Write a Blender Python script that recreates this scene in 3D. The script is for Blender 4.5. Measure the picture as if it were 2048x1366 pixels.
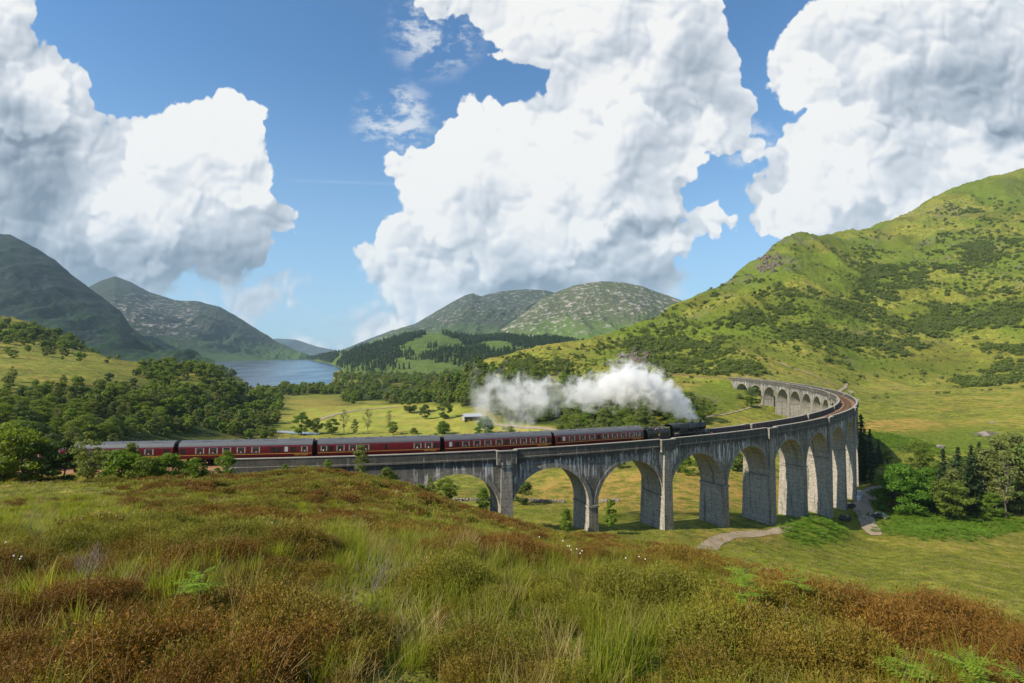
import bpy, math, random
import numpy as np
from mathutils import Vector, Matrix
for o in list(bpy.data.objects): bpy.data.objects.remove(o)
SC = bpy.context.scene
COL = SC.collection
R = math.radians
rng = np.random.default_rng(7)
F, YH = 1025.0, 700.0            # focal length and horizon measured in the photograph

# ------------------------------------------------------------------ camera
cam = bpy.data.cameras.new('camera'); cam.sensor_width = 36; cam.lens = 36*F/2048
cam.shift_y = (YH-683)/2048; cam.clip_start = 0.1; cam.clip_end = 60000
co = bpy.data.objects.new('camera', cam); COL.objects.link(co)
co.location = (0, 0, 0); co.rotation_euler = (R(90), 0, 0)
SC.camera = co
SC.view_settings.view_transform = 'Standard'; SC.view_settings.look = 'None'
SC.view_settings.exposure = 0.54; SC.view_settings.gamma = 1.0
SC.cycles.volume_bounces = 6
SC.cycles.transparent_max_bounces = 16

# ------------------------------------------------------------------ sun
SAZ, SEL = 208.0, 40.0           # direction to the sun, degrees anticlockwise from +x; elevation
SD = Vector((math.cos(R(SAZ))*math.cos(R(SEL)), math.sin(R(SAZ))*math.cos(R(SEL)), math.sin(R(SEL))))
sl = bpy.data.lights.new('sun', 'SUN'); sl.energy = 5.0; sl.angle = R(0.5); sl.color = (1.0, 0.90, 0.72)
so = bpy.data.objects.new('sun', sl); COL.objects.link(so)
so.rotation_euler = (-SD).to_track_quat('-Z', 'Y').to_euler()

# ------------------------------------------------------------------ node helpers
class NT:
    def __init__(s, nt): s.nt = nt
    def n(s, t, **k):
        x = s.nt.nodes.new(t)
        for a, b in k.items(): setattr(x, a, b)
        return x
    def l(s, a, b): s.nt.links.new(a, b)
    def put(s, sock, v):
        if v is None: return
        if hasattr(v, 'is_output') or hasattr(v, 'links'): s.l(v, sock)
        else: sock.default_value = v
    def m(s, op, a, b=None, c=None, clamp=False):
        x = s.n('ShaderNodeMath', operation=op); x.use_clamp = clamp
        s.put(x.inputs[0], a); s.put(x.inputs[1], b)
        if c is not None: s.put(x.inputs[2], c)
        return x.outputs[0]
    def v(s, op, a, b=None, scale=None):
        x = s.n('ShaderNodeVectorMath', operation=op)
        s.put(x.inputs[0], a); s.put(x.inputs[1], b)
        if scale is not None: s.put(x.inputs['Scale'], scale)
        return x.outputs['Value'] if op in ('DISTANCE', 'LENGTH', 'DOT_PRODUCT') else x.outputs[0]
    def noise(s, vec, scale, detail=4, rough=.5, col=False, dist=0, ntype=None):
        x = s.n('ShaderNodeTexNoise'); s.put(x.inputs['Vector'], vec)
        x.inputs['Scale'].default_value = scale; x.inputs['Detail'].default_value = detail
        x.inputs['Roughness'].default_value = rough; x.inputs['Distortion'].default_value = dist
        return x.outputs[1 if col else 0]
    def voro(s, vec, scale, feature='F1', smooth=None, detail=0):
        x = s.n('ShaderNodeTexVoronoi', feature=feature); s.put(x.inputs['Vector'], vec)
        x.inputs['Scale'].default_value = scale
        if detail and 'Detail' in x.inputs: x.inputs['Detail'].default_value = detail
        if smooth is not None: x.inputs['Smoothness'].default_value = smooth
        return x.outputs[0]
    def mr(s, v, a, b, c=0., d=1., smooth=True):
        x = s.n('ShaderNodeMapRange'); x.interpolation_type = 'SMOOTHSTEP' if smooth else 'LINEAR'
        s.put(x.inputs[0], v)
        for i, q in enumerate((a, b, c, d)): s.put(x.inputs[i+1], q)
        return x.outputs[0]
    def mix(s, f, a, b, mode='MIX'):
        x = s.n('ShaderNodeMix', data_type='RGBA', blend_type=mode)
        s.put(x.inputs[0], f)
        for sock, v in ((x.inputs[6], a), (x.inputs[7], b)):
            if isinstance(v, tuple): v = (*v[:3], 1)
            s.put(sock, v)
        return x.outputs[2]
    def ramp(s, f, stops):
        x = s.n('ShaderNodeValToRGB'); e = x.color_ramp.elements
        for i, (p, c) in enumerate(stops):
            q = e[i] if i < 2 else e.new(p)
            q.position = p; q.color = (*c, 1)
        s.put(x.inputs[0], f); return x.outputs[0]
    def xyz(s, v):
        x = s.n('ShaderNodeSeparateXYZ'); s.put(x.inputs[0], v); return x.outputs
    def comb(s, a, b, c=0.):
        x = s.n('ShaderNodeCombineXYZ')
        for i, q in enumerate((a, b, c)): s.put(x.inputs[i], q)
        return x.outputs[0]

# ------------------------------------------------------------------ world: sky with cumulus
def q2(px, py): return ((px-1024)/F, (YH-py)/F)
BLOBS = [  # cumulus lobes (px, py, radius) measured in the photograph, turned into directions below
 (15,170,140),(70,150,88),(110,185,58),(60,300,150),(405,290,105),(440,270,88),(330,330,105),(480,330,80),(250,400,170),(100,430,200),
 (430,430,130),(510,400,60),(300,500,115),(430,520,65),(110,530,105),(560,435,42),(180,320,95),(545,640,14),(530,612,42),(497,618,40),(566,606,30),
 (542,560,34),(600,560,16),(400,600,32),(455,600,26),(350,585,36),(610,672,27),(645,677,27),(583,676,24),(676,683,23),(-150,300,260),
 (1330,60,140),(1180,10,140),(1395,120,90),(1400,230,102),(1250,200,165),(1150,210,75),(1080,40,80),(1000,10,92),(885,25,62),(893,88,34),(950,20,50),
 (940,240,52),(1010,255,58),(1080,300,110),(895,340,115),(870,410,90),(1000,430,170),(1200,380,180),(1340,330,95),(1330,430,88),(1430,445,48),(1470,446,34),(1400,440,52),
 (835,520,105),(980,560,125),(1130,540,100),(1240,560,85),(1320,560,40),(820,600,60),(790,640,48),(742,660,34),(765,655,34),(870,640,60),(1490,282,26),(950,640,60),(812,330,26),(808,300,20),
 (1815,180,232),(1690,300,142),(1600,165,62),(1700,90,92),(1640,120,80),(1950,300,330),(1600,395,66),(1540,390,36),(1900,430,180),(1680,430,88),(1560,440,45),(1610,290,50),
 (20,0,52),(2200,100,330)]
world = bpy.data.worlds.new('World'); SC.world = world; world.use_nodes = True
world.cycles.sampling_method = 'NONE'
SHADES = [(60,330,130,170,.42),(250,520,300,90,.42),(30,210,50,110,.35),(440,540,160,60,.30),(1300,480,200,30,.45),(1200,570,280,45,.40),(1330,240,130,160,.22),(1500,470,90,16,.3),(2030,270,70,50,.45),(1930,120,220,110,.26),(1550,440,90,60,.22),(560,430,60,60,.25),
 (400,280,130,100,-.22),(1700,330,130,90,-.22),(1230,430,160,50,-.16),(880,360,120,130,-.16),(1000,470,160,60,-.10),(1950,330,80,40,-.2)]
def flat(N, vec, scale, detail, rough, col=False, dist=0.):
    x = N.n('ShaderNodeTexNoise', noise_dimensions='2D'); N.put(x.inputs['Vector'], vec)
    x.inputs['Scale'].default_value = scale; x.inputs['Detail'].default_value = detail
    x.inputs['Roughness'].default_value = rough; x.inputs['Distortion'].default_value = dist
    return x.outputs[1 if col else 0]
def bill(N, vec, scale):
    x = N.n('ShaderNodeTexVoronoi', voronoi_dimensions='2D', feature='SMOOTH_F1'); N.put(x.inputs['Vector'], vec)
    x.inputs['Scale'].default_value = scale; x.inputs['Smoothness'].default_value = .55
    return x.outputs[0]
FRONT = [(930,250,55),(1010,258,52),(1270,330,112),(1375,300,72),(1120,400,115),(890,400,95),(1000,430,125),(1450,440,42),(1320,425,70),(405,290,105),(440,275,88),(480,335,80),(320,350,95),(280,440,100),(1620,190,62),(1690,310,105),(1850,340,105),(1990,320,60),(1600,430,60),(850,590,70),(60,200,70)]
def lobe_group(BL=BLOBS):                # signed distance to the union of the lobes
    g = bpy.data.node_groups.new('cloud_lobes', 'ShaderNodeTree')
    g.interface.new_socket('q', in_out='INPUT', socket_type='NodeSocketVector')
    g.interface.new_socket('h', in_out='OUTPUT', socket_type='NodeSocketFloat')
    N = NT(g); gi = N.n('NodeGroupInput'); go = N.n('NodeGroupOutput'); q = gi.outputs[0]
    acc = None
    for px, py, r in BL:
        a, b = q2(px, py)
        d = N.m('SUBTRACT', r/F, N.v('DISTANCE', q, (a, b, 0)))
        acc = d if acc is None else N.m('SMOOTH_MAX', acc, d, .022)
    N.l(acc, go.inputs[0]); return g
def puff_group():                       # billows (b) and the same with frayed edges (h)
    g = bpy.data.node_groups.new('cloud_puffs', 'ShaderNodeTree')
    g.interface.new_socket('q', in_out='INPUT', socket_type='NodeSocketVector')
    g.interface.new_socket('h', in_out='OUTPUT', socket_type='NodeSocketFloat'); g.interface.new_socket('b', in_out='OUTPUT', socket_type='NodeSocketFloat')
    N = NT(g); gi = N.n('NodeGroupInput'); go = N.n('NodeGroupOutput'); q = gi.outputs[0]
    w = N.v('ADD', q, N.v('SCALE', N.v('SUBTRACT', flat(N, q, 9., 3, .5, True), (.5, .5, .5)), scale=.085))
    def bb(sc, am):
        v = bill(N, w, sc); return N.m('MULTIPLY', N.m('SUBTRACT', .30, N.m('MULTIPLY', v, v)), am)
    b_ = N.m('ADD', N.m('ADD', bb(6.5, .070), bb(15., .030)), bb(38., .019))
    fb = N.m('MULTIPLY', N.m('SUBTRACT', flat(N, q, 22., 8, .62), .5), .032)
    N.l(N.m('ADD', b_, fb), go.inputs[0]); N.l(N.m('ADD', b_, N.m('MULTIPLY', fb, .22)), go.inputs[1]); return g
def build_world():
    nt = world.node_tree
    for x in list(nt.nodes): nt.nodes.remove(x)
    N = NT(nt); out = N.n('ShaderNodeOutputWorld'); bg = N.n('ShaderNodeBackground')
    sky = N.n('ShaderNodeTexSky', sky_type='NISHITA'); sky.sun_disc = False
    sky.sun_elevation = R(SEL); sky.sun_rotation = R(90-SAZ); sky.altitude = 100
    sky.air_density = 1.0; sky.dust_density = .5; sky.ozone_density = 2.0
    tc = N.n('ShaderNodeTexCoord'); x, y, z = N.xyz(tc.outputs['Generated'])
    yc = N.m('MAXIMUM', y, .16)
    q = N.comb(N.m('DIVIDE', x, yc), N.m('DIVIDE', z, yc), 0.)
    L, P, Fg = lobe_group(), puff_group(), lobe_group(FRONT)
    def H(g, v, o=0):
        k = N.n('ShaderNodeGroup'); k.node_tree = g; N.l(v, k.inputs[0]); return k.outputs[o]
    w = N.v('SCALE', N.v('SUBTRACT', flat(N, q, 5., 3, .55, True), (.5, .5, .5)), scale=.085)
    w2 = N.v('SCALE', N.v('SUBTRACT', flat(N, q, 26., 2, .5, True), (.5, .5, .5)), scale=.020)
    qw = N.v('ADD', N.v('ADD', q, w), w2)
    a0 = N.m('MINIMUM', H(L, qw), .12); a2 = N.m('MINIMUM', H(L, N.v('ADD', qw, (-.05, .075, 0))), .12)
    k0 = N.n('ShaderNodeGroup'); k0.node_tree = P; N.l(q, k0.inputs[0]); p0, b0 = k0.outputs[0], k0.outputs[1]
    b1 = H(P, N.v('ADD', q, (-.006, .010, 0)), 1); b2 = H(P, N.v('ADD', q, (-.020, .034, 0)), 1)
    h0 = N.m('ADD', a0, N.m('SUBTRACT', p0, .014))
    relief = N.m('SUBTRACT', b0, b1); big = N.m('SUBTRACT', a0, a2)
    qx, qy, _ = N.xyz(q)
    base = N.mr(qy, .05, .34)
    depth = N.mr(h0, .0, .10)
    leftc = N.mr(qx, -.52, -.98, 0., 1.)
    soft = flat(N, q, 3.1, 4, .5)
    mid = N.m('SUBTRACT', b0, b2)
    sh = N.m('ADD', N.m('MULTIPLY', relief, 13.), N.m('MULTIPLY', big, 2.4))
    sh = N.m('ADD', sh, N.m('MULTIPLY', mid, 5.5))
    sh = N.m('ADD', sh, N.m('MULTIPLY', base, .20))
    sh = N.m('SUBTRACT', sh, N.m('MULTIPLY', leftc, .16))
    sh = N.m('SUBTRACT', sh, N.m('MULTIPLY', depth, N.mr(soft, .36, .62, 0., .30)))
    sw = N.v('ADD', qw, w)
    for px, py, rx, ry, k in SHADES:     # undersides away from the sun, and sunlit shoulders (negative)
        a_, b_ = q2(px, py); dd = N.v('LENGTH', N.v('MULTIPLY', N.v('SUBTRACT', sw, (a_, b_, 0)), (F/rx, F/ry, 0.)))
        sh = N.m('SUBTRACT', sh, N.mr(dd, 1.1, .2, 0., k))
    fr = N.m('ADD', N.m('ADD', H(Fg, qw), p0), -.006)    # nearer towers stand bright against the mass behind
    sh = N.m('ADD', sh, N.m('MULTIPLY', N.mr(fr, -.006, .010), N.mr(fr, .0, .11, .17, .0)))
    sh = N.m('SUBTRACT', sh, N.m('MULTIPLY', N.mr(fr, -.012, .010, 1., 0.), N.mr(fr, -.13, .0, .07, .13)))
    sh = N.m('ADD', sh, .76, clamp=True)
    cc = N.ramp(sh, [(0., (.20, .255, .33)), (.25, (.34, .40, .48)), (.55, (.56, .615, .69)), (.8, (.80, .83, .88)), (1., (1.02, 1.01, .99))])
    wn = flat(N, N.v('MULTIPLY', q, (1., 1.7, 1.)), 13., 7, .66, dist=.12)
    wm = N.m('MAXIMUM', N.mr(N.v('DISTANCE', q, (*q2(790, 240), 0)), .03, .10, 1., 0.),
             N.m('MAXIMUM', N.mr(N.v('DISTANCE', q, (*q2(870, 60), 0)), .03, .12, .9, 0.), N.mr(N.v('DISTANCE', q, (*q2(1500, 290), 0)), .02, .07, .9, 0.)))
    wisp = N.m('MULTIPLY', N.mr(wn, .44, .66), wm)
    hz = N.m('MULTIPLY', N.mr(flat(N, N.v('MULTIPLY', q, (1., 4., 1.)), 5., 5, .55), .42, .66), N.mr(qy, .14, .0, 0., .6))
    al = N.mr(h0, N.mr(base, 0., .55, -.012, -.002), N.mr(base, 0., .55, .030, .005))
    a1 = N.m('MAXIMUM', N.m('MAXIMUM', al, N.m('MULTIPLY', wisp, .85)), N.m('MULTIPLY', hz, .6))
    ct = N.m('MULTIPLY', N.mr(N.m('ABSOLUTE', N.m('SUBTRACT', qy, N.m('SUBTRACT', .332, N.m('MULTIPLY', N.m('ADD', qx, .46), .035)))), .0005, .005, .10, 0.),
             N.m('MULTIPLY', N.mr(qx, -.47, -.40), N.mr(qx, -.20, -.24)))
    a1 = N.m('MAXIMUM', a1, ct)
    gen = N.m('MULTIPLY', N.mr(N.noise(tc.outputs['Generated'], 3.2, 4, .55), .50, .60), N.mr(y, .5, .25))
    a1 = N.m('MAXIMUM', a1, N.m('MULTIPLY', gen, .9))
    ccs = N.mix(N.mr(y, .5, .25), cc, (.68, .72, .78))
    ccs = N.mix(wisp, ccs, (.85, .88, .92))
    ccs = N.mix(1., ccs, (CLK, CLK, CLK), 'MULTIPLY')
    skyc = N.mix(1., sky.outputs[0], (SKT[0], SKT[1], SKT[2]), 'MULTIPLY')
    skyc = N.mix(N.mr(z, .0, .50, .62, 0.), skyc, (2.8, 4.1, 5.4))
    N.l(N.mix(a1, skyc, ccs), bg.inputs[0]); bg.inputs[1].default_value = SKS
    N.l(bg.outputs[0], out.inputs[0])
SKS = .10; CLK = 6.4; SKT = (.52, .88, 1.12)
build_world()

# ------------------------------------------------------------------ numpy noise
def _h(ix, iy, s):
    n = (ix.astype(np.int64)*374761393 + iy.astype(np.int64)*668265263 + s*1442695041) & 0xffffffff
    n = ((n ^ (n >> 13))*1274126177) & 0xffffffff
    return ((n ^ (n >> 16)) & 0xffffff)/float(0xffffff)
def vnoise(x, y, s=0):
    ix, iy = np.floor(x), np.floor(y); fx, fy = x-ix, y-iy
    fx = fx*fx*fx*(fx*(fx*6-15)+10); fy = fy*fy*fy*(fy*(fy*6-15)+10)
    a, b, c, d = _h(ix, iy, s), _h(ix+1, iy, s), _h(ix, iy+1, s), _h(ix+1, iy+1, s)
    return (a+(b-a)*fx)*(1-fy)+(c+(d-c)*fx)*fy
def fbm(x, y, o=5, s=0, r=.5, ridge=False):
    t = 0; a = 1; n = 0
    for i in range(o):
        v = vnoise(x+17.3*i, y-9.1*i, s+i)*2-1
        if ridge: v = 1-2*np.abs(v)
        t = t+a*v; n += a; a *= r; x = x*2.03; y = y*2.03
    return t/n
def sstep(a, b, x):
    t = np.clip((x-a)/(b-a), 0, 1); return t*t*(3-2*t)

# ------------------------------------------------------------------ the railway line: straight, then a 241 m radius curve
LCX, LCY, LR, LTH = -78.053, 320.589, 241.0, .1735
def line(s, off=0.):
    s = np.asarray(s, float); e = 470.
    sc = np.clip(s, 0, e); th = LTH+sc/LR
    x = LCX+(LR+off)*np.sin(th); y = LCY-(LR+off)*np.cos(th)
    ex = np.minimum(s, 0)+np.maximum(s-e, 0)
    return x+ex*np.cos(th), y+ex*np.sin(th)
def heading(s): return LTH+min(max(s, 0), 470)/LR
def ztop(s):                            # coping of the parapet
    s = np.asarray(s, float); return -16.89-.0122*s+.0000147*s*s*np.where(s > 0, 1, 0)
RAILD = 1.3                             # rail head below the coping
SP = 17.08; S0 = 35.6                   # pier spacing, first tall pier
def to_line(x, y):                      # nearest station and offset
    dx, dy = x-LCX, LCY-y; th = np.arctan2(dx, dy); r = np.hypot(dx, dy)
    s = (th-LTH)*LR; off = r-LR
    hx, hy = math.cos(LTH), math.sin(LTH)
    x0, y0 = line(0.); sl_ = (x-x0)*hx+(y-y0)*hy; of_ = (x-x0)*hy-(y-y0)*hx
    m = (s < 0) | ((sl_ < 0) & (y < 200)); s, off = np.where(m, sl_, s), np.where(m, of_, off)
    te = LTH+470/LR; ex, ey = line(470.); hx, hy = math.cos(te), math.sin(te); se = (x-ex)*hx+(y-ey)*hy
    e = (s > 470) | ((se > 0) & (y > 380) & (s > 380)); return np.where(e, 470+se, s), np.where(e, np.where(se > 0, (x-ex)*hy-(y-ey)*hx, 99.), off)

# ------------------------------------------------------------------ terrain: height table measured from the photograph
TC = {  # column px : [(distance, height)]
 -900: [(-30,4),(0,-1.9),(9,-3.6),(30,-8),(60,-13.5),(75,-16),(110,-18),(200,-14),(300,0),(420,22),(600,50),(900,60),(1500,40)],
 -350: [(-30,4),(0,-1.9),(9,-3.7),(30,-9),(60,-15.0),(68,-17.5),(80,-19),(110,-22),(200,-20),(300,-6),(420,12),(600,40),(700,30),(900,0),(1500,-50)],
 0: [(-30,3),(0,-1.9),(9,-3.8),(30,-9.8),(60,-15.8),(66,-17.6),(80,-19),(110,-26),(160,-29),(210,-25),(300,-13),(400,-3.5),(450,1),(560,22),(620,33),(700,25),(900,-20),(1200,-50),(1500,-66)],
 130: [(-30,3),(0,-1.9),(9,-3.8),(30,-9.6),(60,-15.7),(66,-17.6),(80,-19.5),(110,-28),(160,-34),(220,-30),(300,-18),(400,-8),(470,-5),(560,10),(620,16),(700,6),(900,-30),(1200,-58),(1500,-68)],
 250: [(-30,3),(0,-1.9),(9,-3.8),(30,-9.4),(60,-15.6),(68,-17.6),(82,-20),(110,-30),(170,-38),(230,-36),(300,-26),(400,-14.5),(480,-9.5),(560,-18),(700,-45),(900,-62),(1500,-70)],
 350: [(-30,3),(0,-1.9),(9,-3.8),(30,-9.4),(60,-15.5),(70,-17.8),(82,-20),(110,-33),(180,-43),(250,-42),(330,-34),(420,-22),(480,-17),(560,-30),(700,-55),(900,-52),(1020,-38),(1120,-42),(1260,-64),(1500,-70)],
 430: [(-30,3),(0,-1.9),(9,-3.8),(30,-9.4),(62,-15.9),(72,-18),(84,-22),(110,-37),(200,-48),(300,-46),(380,-37),(470,-24),(520,-28),(600,-50),(760,-59),(900,-55),(1010,-41),(1110,-45),(1230,-64),(1500,-70)],
 472: [(-30,3),(0,-1.9),(9,-3.8),(30,-9.4),(61,-15.8),(71,-17.6),(84,-22.5),(110,-38.5),(210,-50),(315,-50),(400,-44),(470,-35),(520,-38),(590,-51),(730,-59),(900,-60),(1000,-52),(1080,-55),(1180,-65),(1500,-70)],
 500: [(-30,3),(0,-1.9),(9,-3.8),(30,-9.5),(60,-15.5),(70,-17.1),(84,-23),(110,-40),(220,-51.5),(330,-52.5),(420,-50),(500,-48),(560,-53),(700,-58),(830,-59.6),(880,-64),(1500,-70)],
 600: [(-30,3),(0,-1.9),(9,-3.8),(30,-9.8),(60,-15.0),(71,-16.8),(79,-18.6),(88,-25),(115,-42),(220,-52),(320,-53),(450,-53.5),(600,-56),(800,-58.6),(870,-60),(920,-65),(1500,-70)],
 684: [(-30,3),(0,-1.9),(9,-3.85),(30,-10),(60,-15.6),(74,-18),(82,-20.3),(92,-27.5),(118,-42),(220,-51.8),(320,-52.8),(450,-53.5),(600,-55.8),(800,-58.1),(1000,-59),(1200,-59.3),(1500,-59.6)],
 750: [(-30,3),(0,-1.9),(9,-3.9),(30,-10.2),(60,-16.2),(76,-19.3),(84,-22),(95,-30),(120,-42),(220,-51.5),(320,-52.5),(450,-53.5),(600,-55.5),(800,-57.5),(1000,-58),(1500,-60)],
 860: [(-30,3),(0,-1.9),(9,-3.9),(30,-10.7),(60,-18),(79,-22.5),(86,-26),(110,-38),(150,-45),(220,-51.5),(320,-52.5),(420,-53),(520,-50),(600,-49),(800,-55),(1500,-55)],
 905: [(-30,3),(0,-1.9),(9,-3.9),(30,-11),(60,-19),(80,-24),(88,-28),(110,-38),(150,-45),(220,-51.5),(320,-52.5),(420,-51),(500,-43),(560,-34),(620,-36),(700,-45),(900,-52),(1500,-50)],
 945: [(-30,3),(0,-1.9),(9,-3.9),(30,-11.2),(60,-19.6),(81,-25.3),(88,-28.6),(110,-38),(150,-45),(220,-51.3),(320,-52.3),(420,-47),(500,-34),(560,-20.5),(620,-26),(700,-40),(900,-52),(1500,-50)],
 1000: [(-30,3),(0,-1.9),(9,-4),(30,-11.5),(60,-20.5),(82,-26.9),(89,-29.3),(110,-38),(150,-45),(220,-51),(320,-52),(420,-43),(500,-22),(560,-9.5),(640,-22),(800,-50),(1500,-45)],
 1140: [(-30,3),(0,-1.9),(9,-4.1),(30,-12),(60,-22.4),(85,-31),(94,-33.2),(120,-39),(155,-45.5),(200,-47),(300,-44),(400,-34),(500,-15),(600,6),(700,-12),(900,-50),(1500,-45)],
 1250: [(-30,3),(0,-1.9),(9,-4.2),(30,-12.5),(60,-23.5),(85,-31.8),(100,-35),(130,-39.5),(170,-44.5),(210,-45),(300,-39),(400,-27),(500,-8),(580,8),(660,20.5),(800,0),(1500,-30)],
 1375: [(-30,3),(0,-1.9),(9,-4.3),(30,-13.2),(60,-25),(90,-34),(108,-37),(140,-40.5),(190,-42.5),(250,-38.5),(320,-31),(400,-22.5),(440,-19),(520,0),(650,44),(750,69.5),(900,40),(1500,0)],
 1500: [(-30,3),(0,-1.9),(9,-4.5),(30,-14),(60,-25.8),(95,-37),(115,-39.5),(150,-43.5),(200,-42.5),(250,-40),(310,-36.5),(361,-27),(400,-21),(480,4),(600,50),(740,100),(860,140),(1050,110),(1500,60)],
 1600: [(-30,3),(0,-1.9),(9,-4.6),(30,-15),(60,-27),(95,-38.5),(130,-43),(160,-46),(200,-45),(250,-43.5),(310,-40),(370,-28),(420,-20),(500,8),(650,75),(800,145),(950,208),(1150,190),(1500,150)],
 1750: [(-30,3),(0,-1.9),(7,-4.0),(9,-4.9),(20,-12.5),(30,-17.5),(60,-29.3),(100,-41.5),(135,-48),(170,-49),(195,-46),(230,-42.5),(270,-42),(380,-36),(440,-29),(520,-2),(650,58),(800,128),(950,200),(1060,256),(1300,240),(1500,220)],
 1900: [(-30,3),(0,-1.9),(6,-3.8),(8.5,-5.1),(20,-14),(30,-20),(60,-29.8),(95,-39.5),(130,-47),(150,-50),(190,-49),(230,-43),(280,-40),(380,-32),(450,-25),(540,8),(680,80),(850,175),(1000,258),(1130,341),(1400,330),(1500,320)],
 2048: [(-30,3),(0,-1.9),(5,-3.4),(7,-4.8),(20,-14.5),(30,-20.5),(50,-27.8),(75,-35),(110,-44),(150,-50),(190,-48),(240,-40),(300,-34),(400,-26),(460,-12),(560,36),(700,110),(880,210),(1030,300),(1170,403),(1400,400),(1500,395)],
 2400: [(-30,2),(0,-1.9),(5,-3.6),(7,-5),(20,-15),(30,-21),(50,-28),(75,-34),(110,-41),(150,-45),(190,-42),(240,-34),(300,-24),(400,0),(560,80),(700,160),(880,260),(1030,360),(1300,500),(1500,500)],
 3000: [(-30,2),(0,-1.9),(5,-3.6),(7,-5),(20,-15),(30,-20),(50,-26),(75,-30),(110,-32),(150,-30),(190,-20),(240,-5),(300,20),(400,70),(560,160),(700,240),(880,350),(1030,430),(1500,600)]}
TPX = np.array(sorted(TC)); TU = (TPX-1024)/F
TYS = np.unique(np.round(np.concatenate([np.linspace(-30, 12, 22), 12*np.exp(np.linspace(0, np.log(1500/12), 260))]), 3))
def _colz(pts):
    a = np.array(pts, float); lx = np.log(a[:, 0]+40); q = np.log(TYS+40)
    h = np.diff(lx); d = np.diff(a[:, 1])/h                     # monotone cubic
    m = np.zeros(len(a)); m[0] = d[0]; m[-1] = d[-1]
    for i in range(1, len(a)-1):
        m[i] = 0 if d[i-1]*d[i] <= 0 else 2*d[i-1]*d[i]/(d[i-1]+d[i])
    k = np.clip(np.searchsorted(lx, q)-1, 0, len(a)-2); t = (q-lx[k])/h[k]
    return (2*t**3-3*t**2+1)*a[k, 1]+(t**3-2*t**2+t)*h[k]*m[k]+(-2*t**3+3*t**2)*a[k+1, 1]+(t**3-t**2)*h[k]*m[k+1]
TZ = np.array([_colz(TC[p]) for p in TPX])                      # columns x distances
UG = np.linspace(TU[0], TU[-1], 500)
def _fine():
    out = np.zeros((len(UG), len(TYS)))
    h = np.diff(TU); d = np.diff(TZ, axis=0)/h[:, None]
    m = np.zeros_like(TZ); m[0] = d[0]; m[-1] = d[-1]
    with np.errstate(divide='ignore', invalid='ignore'):
        hm = np.where(d[:-1]*d[1:] > 0, 2*d[:-1]*d[1:]/(d[:-1]+d[1:]), 0)
    m[1:-1] = hm
    k = np.clip(np.searchsorted(TU, UG)-1, 0, len(TU)-2); t = ((UG-TU[k])/h[k])[:, None]
    return (2*t**3-3*t**2+1)*TZ[k]+(t**3-2*t**2+t)*h[k][:, None]*m[k]+(-2*t**3+3*t**2)*TZ[k+1]+(t**3-t**2)*h[k][:, None]*m[k+1]
TF = _fine()
def base_z(x, y):
    u = x/np.maximum(y, 10.+np.maximum(0, 10-y)*.3)
    iu = np.clip((u-UG[0])/(UG[1]-UG[0]), 0, len(UG)-1.001); i = iu.astype(int); fu = iu-i
    ql = np.interp(y, TYS, np.arange(len(TYS))); j = np.clip(ql.astype(int), 0, len(TYS)-2); fy = ql-j
    a = TF[i, j]*(1-fu)+TF[i+1, j]*fu; b = TF[i, j+1]*(1-fu)+TF[i+1, j+1]*fu
    return a*(1-fy)+b*fy
def px_of(x, y, z): return 1024+F*x/y, YH-F*z/y
def ell(px, py, cx, cy, rx, ry, s=.35): return sstep(1+s, 1-s, np.hypot((px-cx)/rx, (py-cy)/ry))
def tz(x, y):                           # final ground height
    x = np.asarray(x, float); y = np.asarray(y, float)
    z = base_z(x, y)
    far = sstep(300, 700, y)
    hill = far*sstep(-30, 30, z)
    n = fbm(x/9, y/9, 4, 3)*np.interp(y, [0, 20, 80, 130, 300], [.22, .5, .5, .35, .5])
    n = n+fbm(x/2.4, y/2.4, 3, 9)*np.interp(y, [0, 6, 15, 80, 140], [.10, .22, .34, .26, .03])
    n = n+fbm(x/60, y/60, 5, 5, .55, True)*(far*4.0+hill*8)+fbm(x/160, y/160, 3, 21)*hill*14
    fl = sstep(-48, -51, z)*sstep(200, 260, y); n = n*(1-.8*fl)
    s, off = to_line(x, y); ao = np.abs(off)
    # embankments carry the line at both ends
    zr = ztop(s)-RAILD-.45
    emb = sstep(-7.5, -11., s)*sstep(-300, -150, s) + np.where((s > 381) & (s < 540), 1., 0.)
    w = sstep(9, 3.4, ao)*emb
    z = (z+n)*(1-w)+zr*w
    # bracken knolls
    u = 1024+F*x/np.maximum(y, 1)
    z = z+2.6*np.exp(-((u-1640)/55)**2-((y-122)/9)**2)+1.6*np.exp(-((u-1900)/110)**2-((y-128)/8)**2)
    return z
YR = np.concatenate([-26+np.arange(0, 14)*2.0, np.exp(np.linspace(np.log(32+2.), np.log(1500+32.), 760))-32])
def hit(px, py, y0=2., y1=1490.):       # point of the ground seen at a pixel of the photograph
    ys = np.exp(np.linspace(np.log(y0+10), np.log(y1+10), 320))-10
    px = np.atleast_1d(np.asarray(px, float)); py = np.atleast_1d(np.asarray(py, float)); out = []
    for i in range(0, len(px), 400):
        a = px[i:i+400, None]; b = py[i:i+400, None]; Y = np.broadcast_to(ys, (len(a), len(ys))); X = (a-1024)/F*Y
        Z = base_z(X.ravel(), Y.ravel()).reshape(X.shape); p = YH-F*Z/Y-b; m = p <= 0; k = np.where(m.any(1), m.argmax(1), 0); r_ = np.arange(len(a))
        k0 = np.maximum(k-1, 0); p0, p1 = p[r_, k0], p[r_, k]; t = np.where(k > k0, p0/np.where(p0-p1 == 0, 1, p0-p1), 0)
        y = ys[k0]*(1-t)+ys[k]*t; x = (a[:, 0]-1024)/F*y; z = tz(x, y)
        y = np.where(m.any(1), y, np.nan); out.append(np.stack([x, y, z], -1))
    return np.vstack(out)

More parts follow.
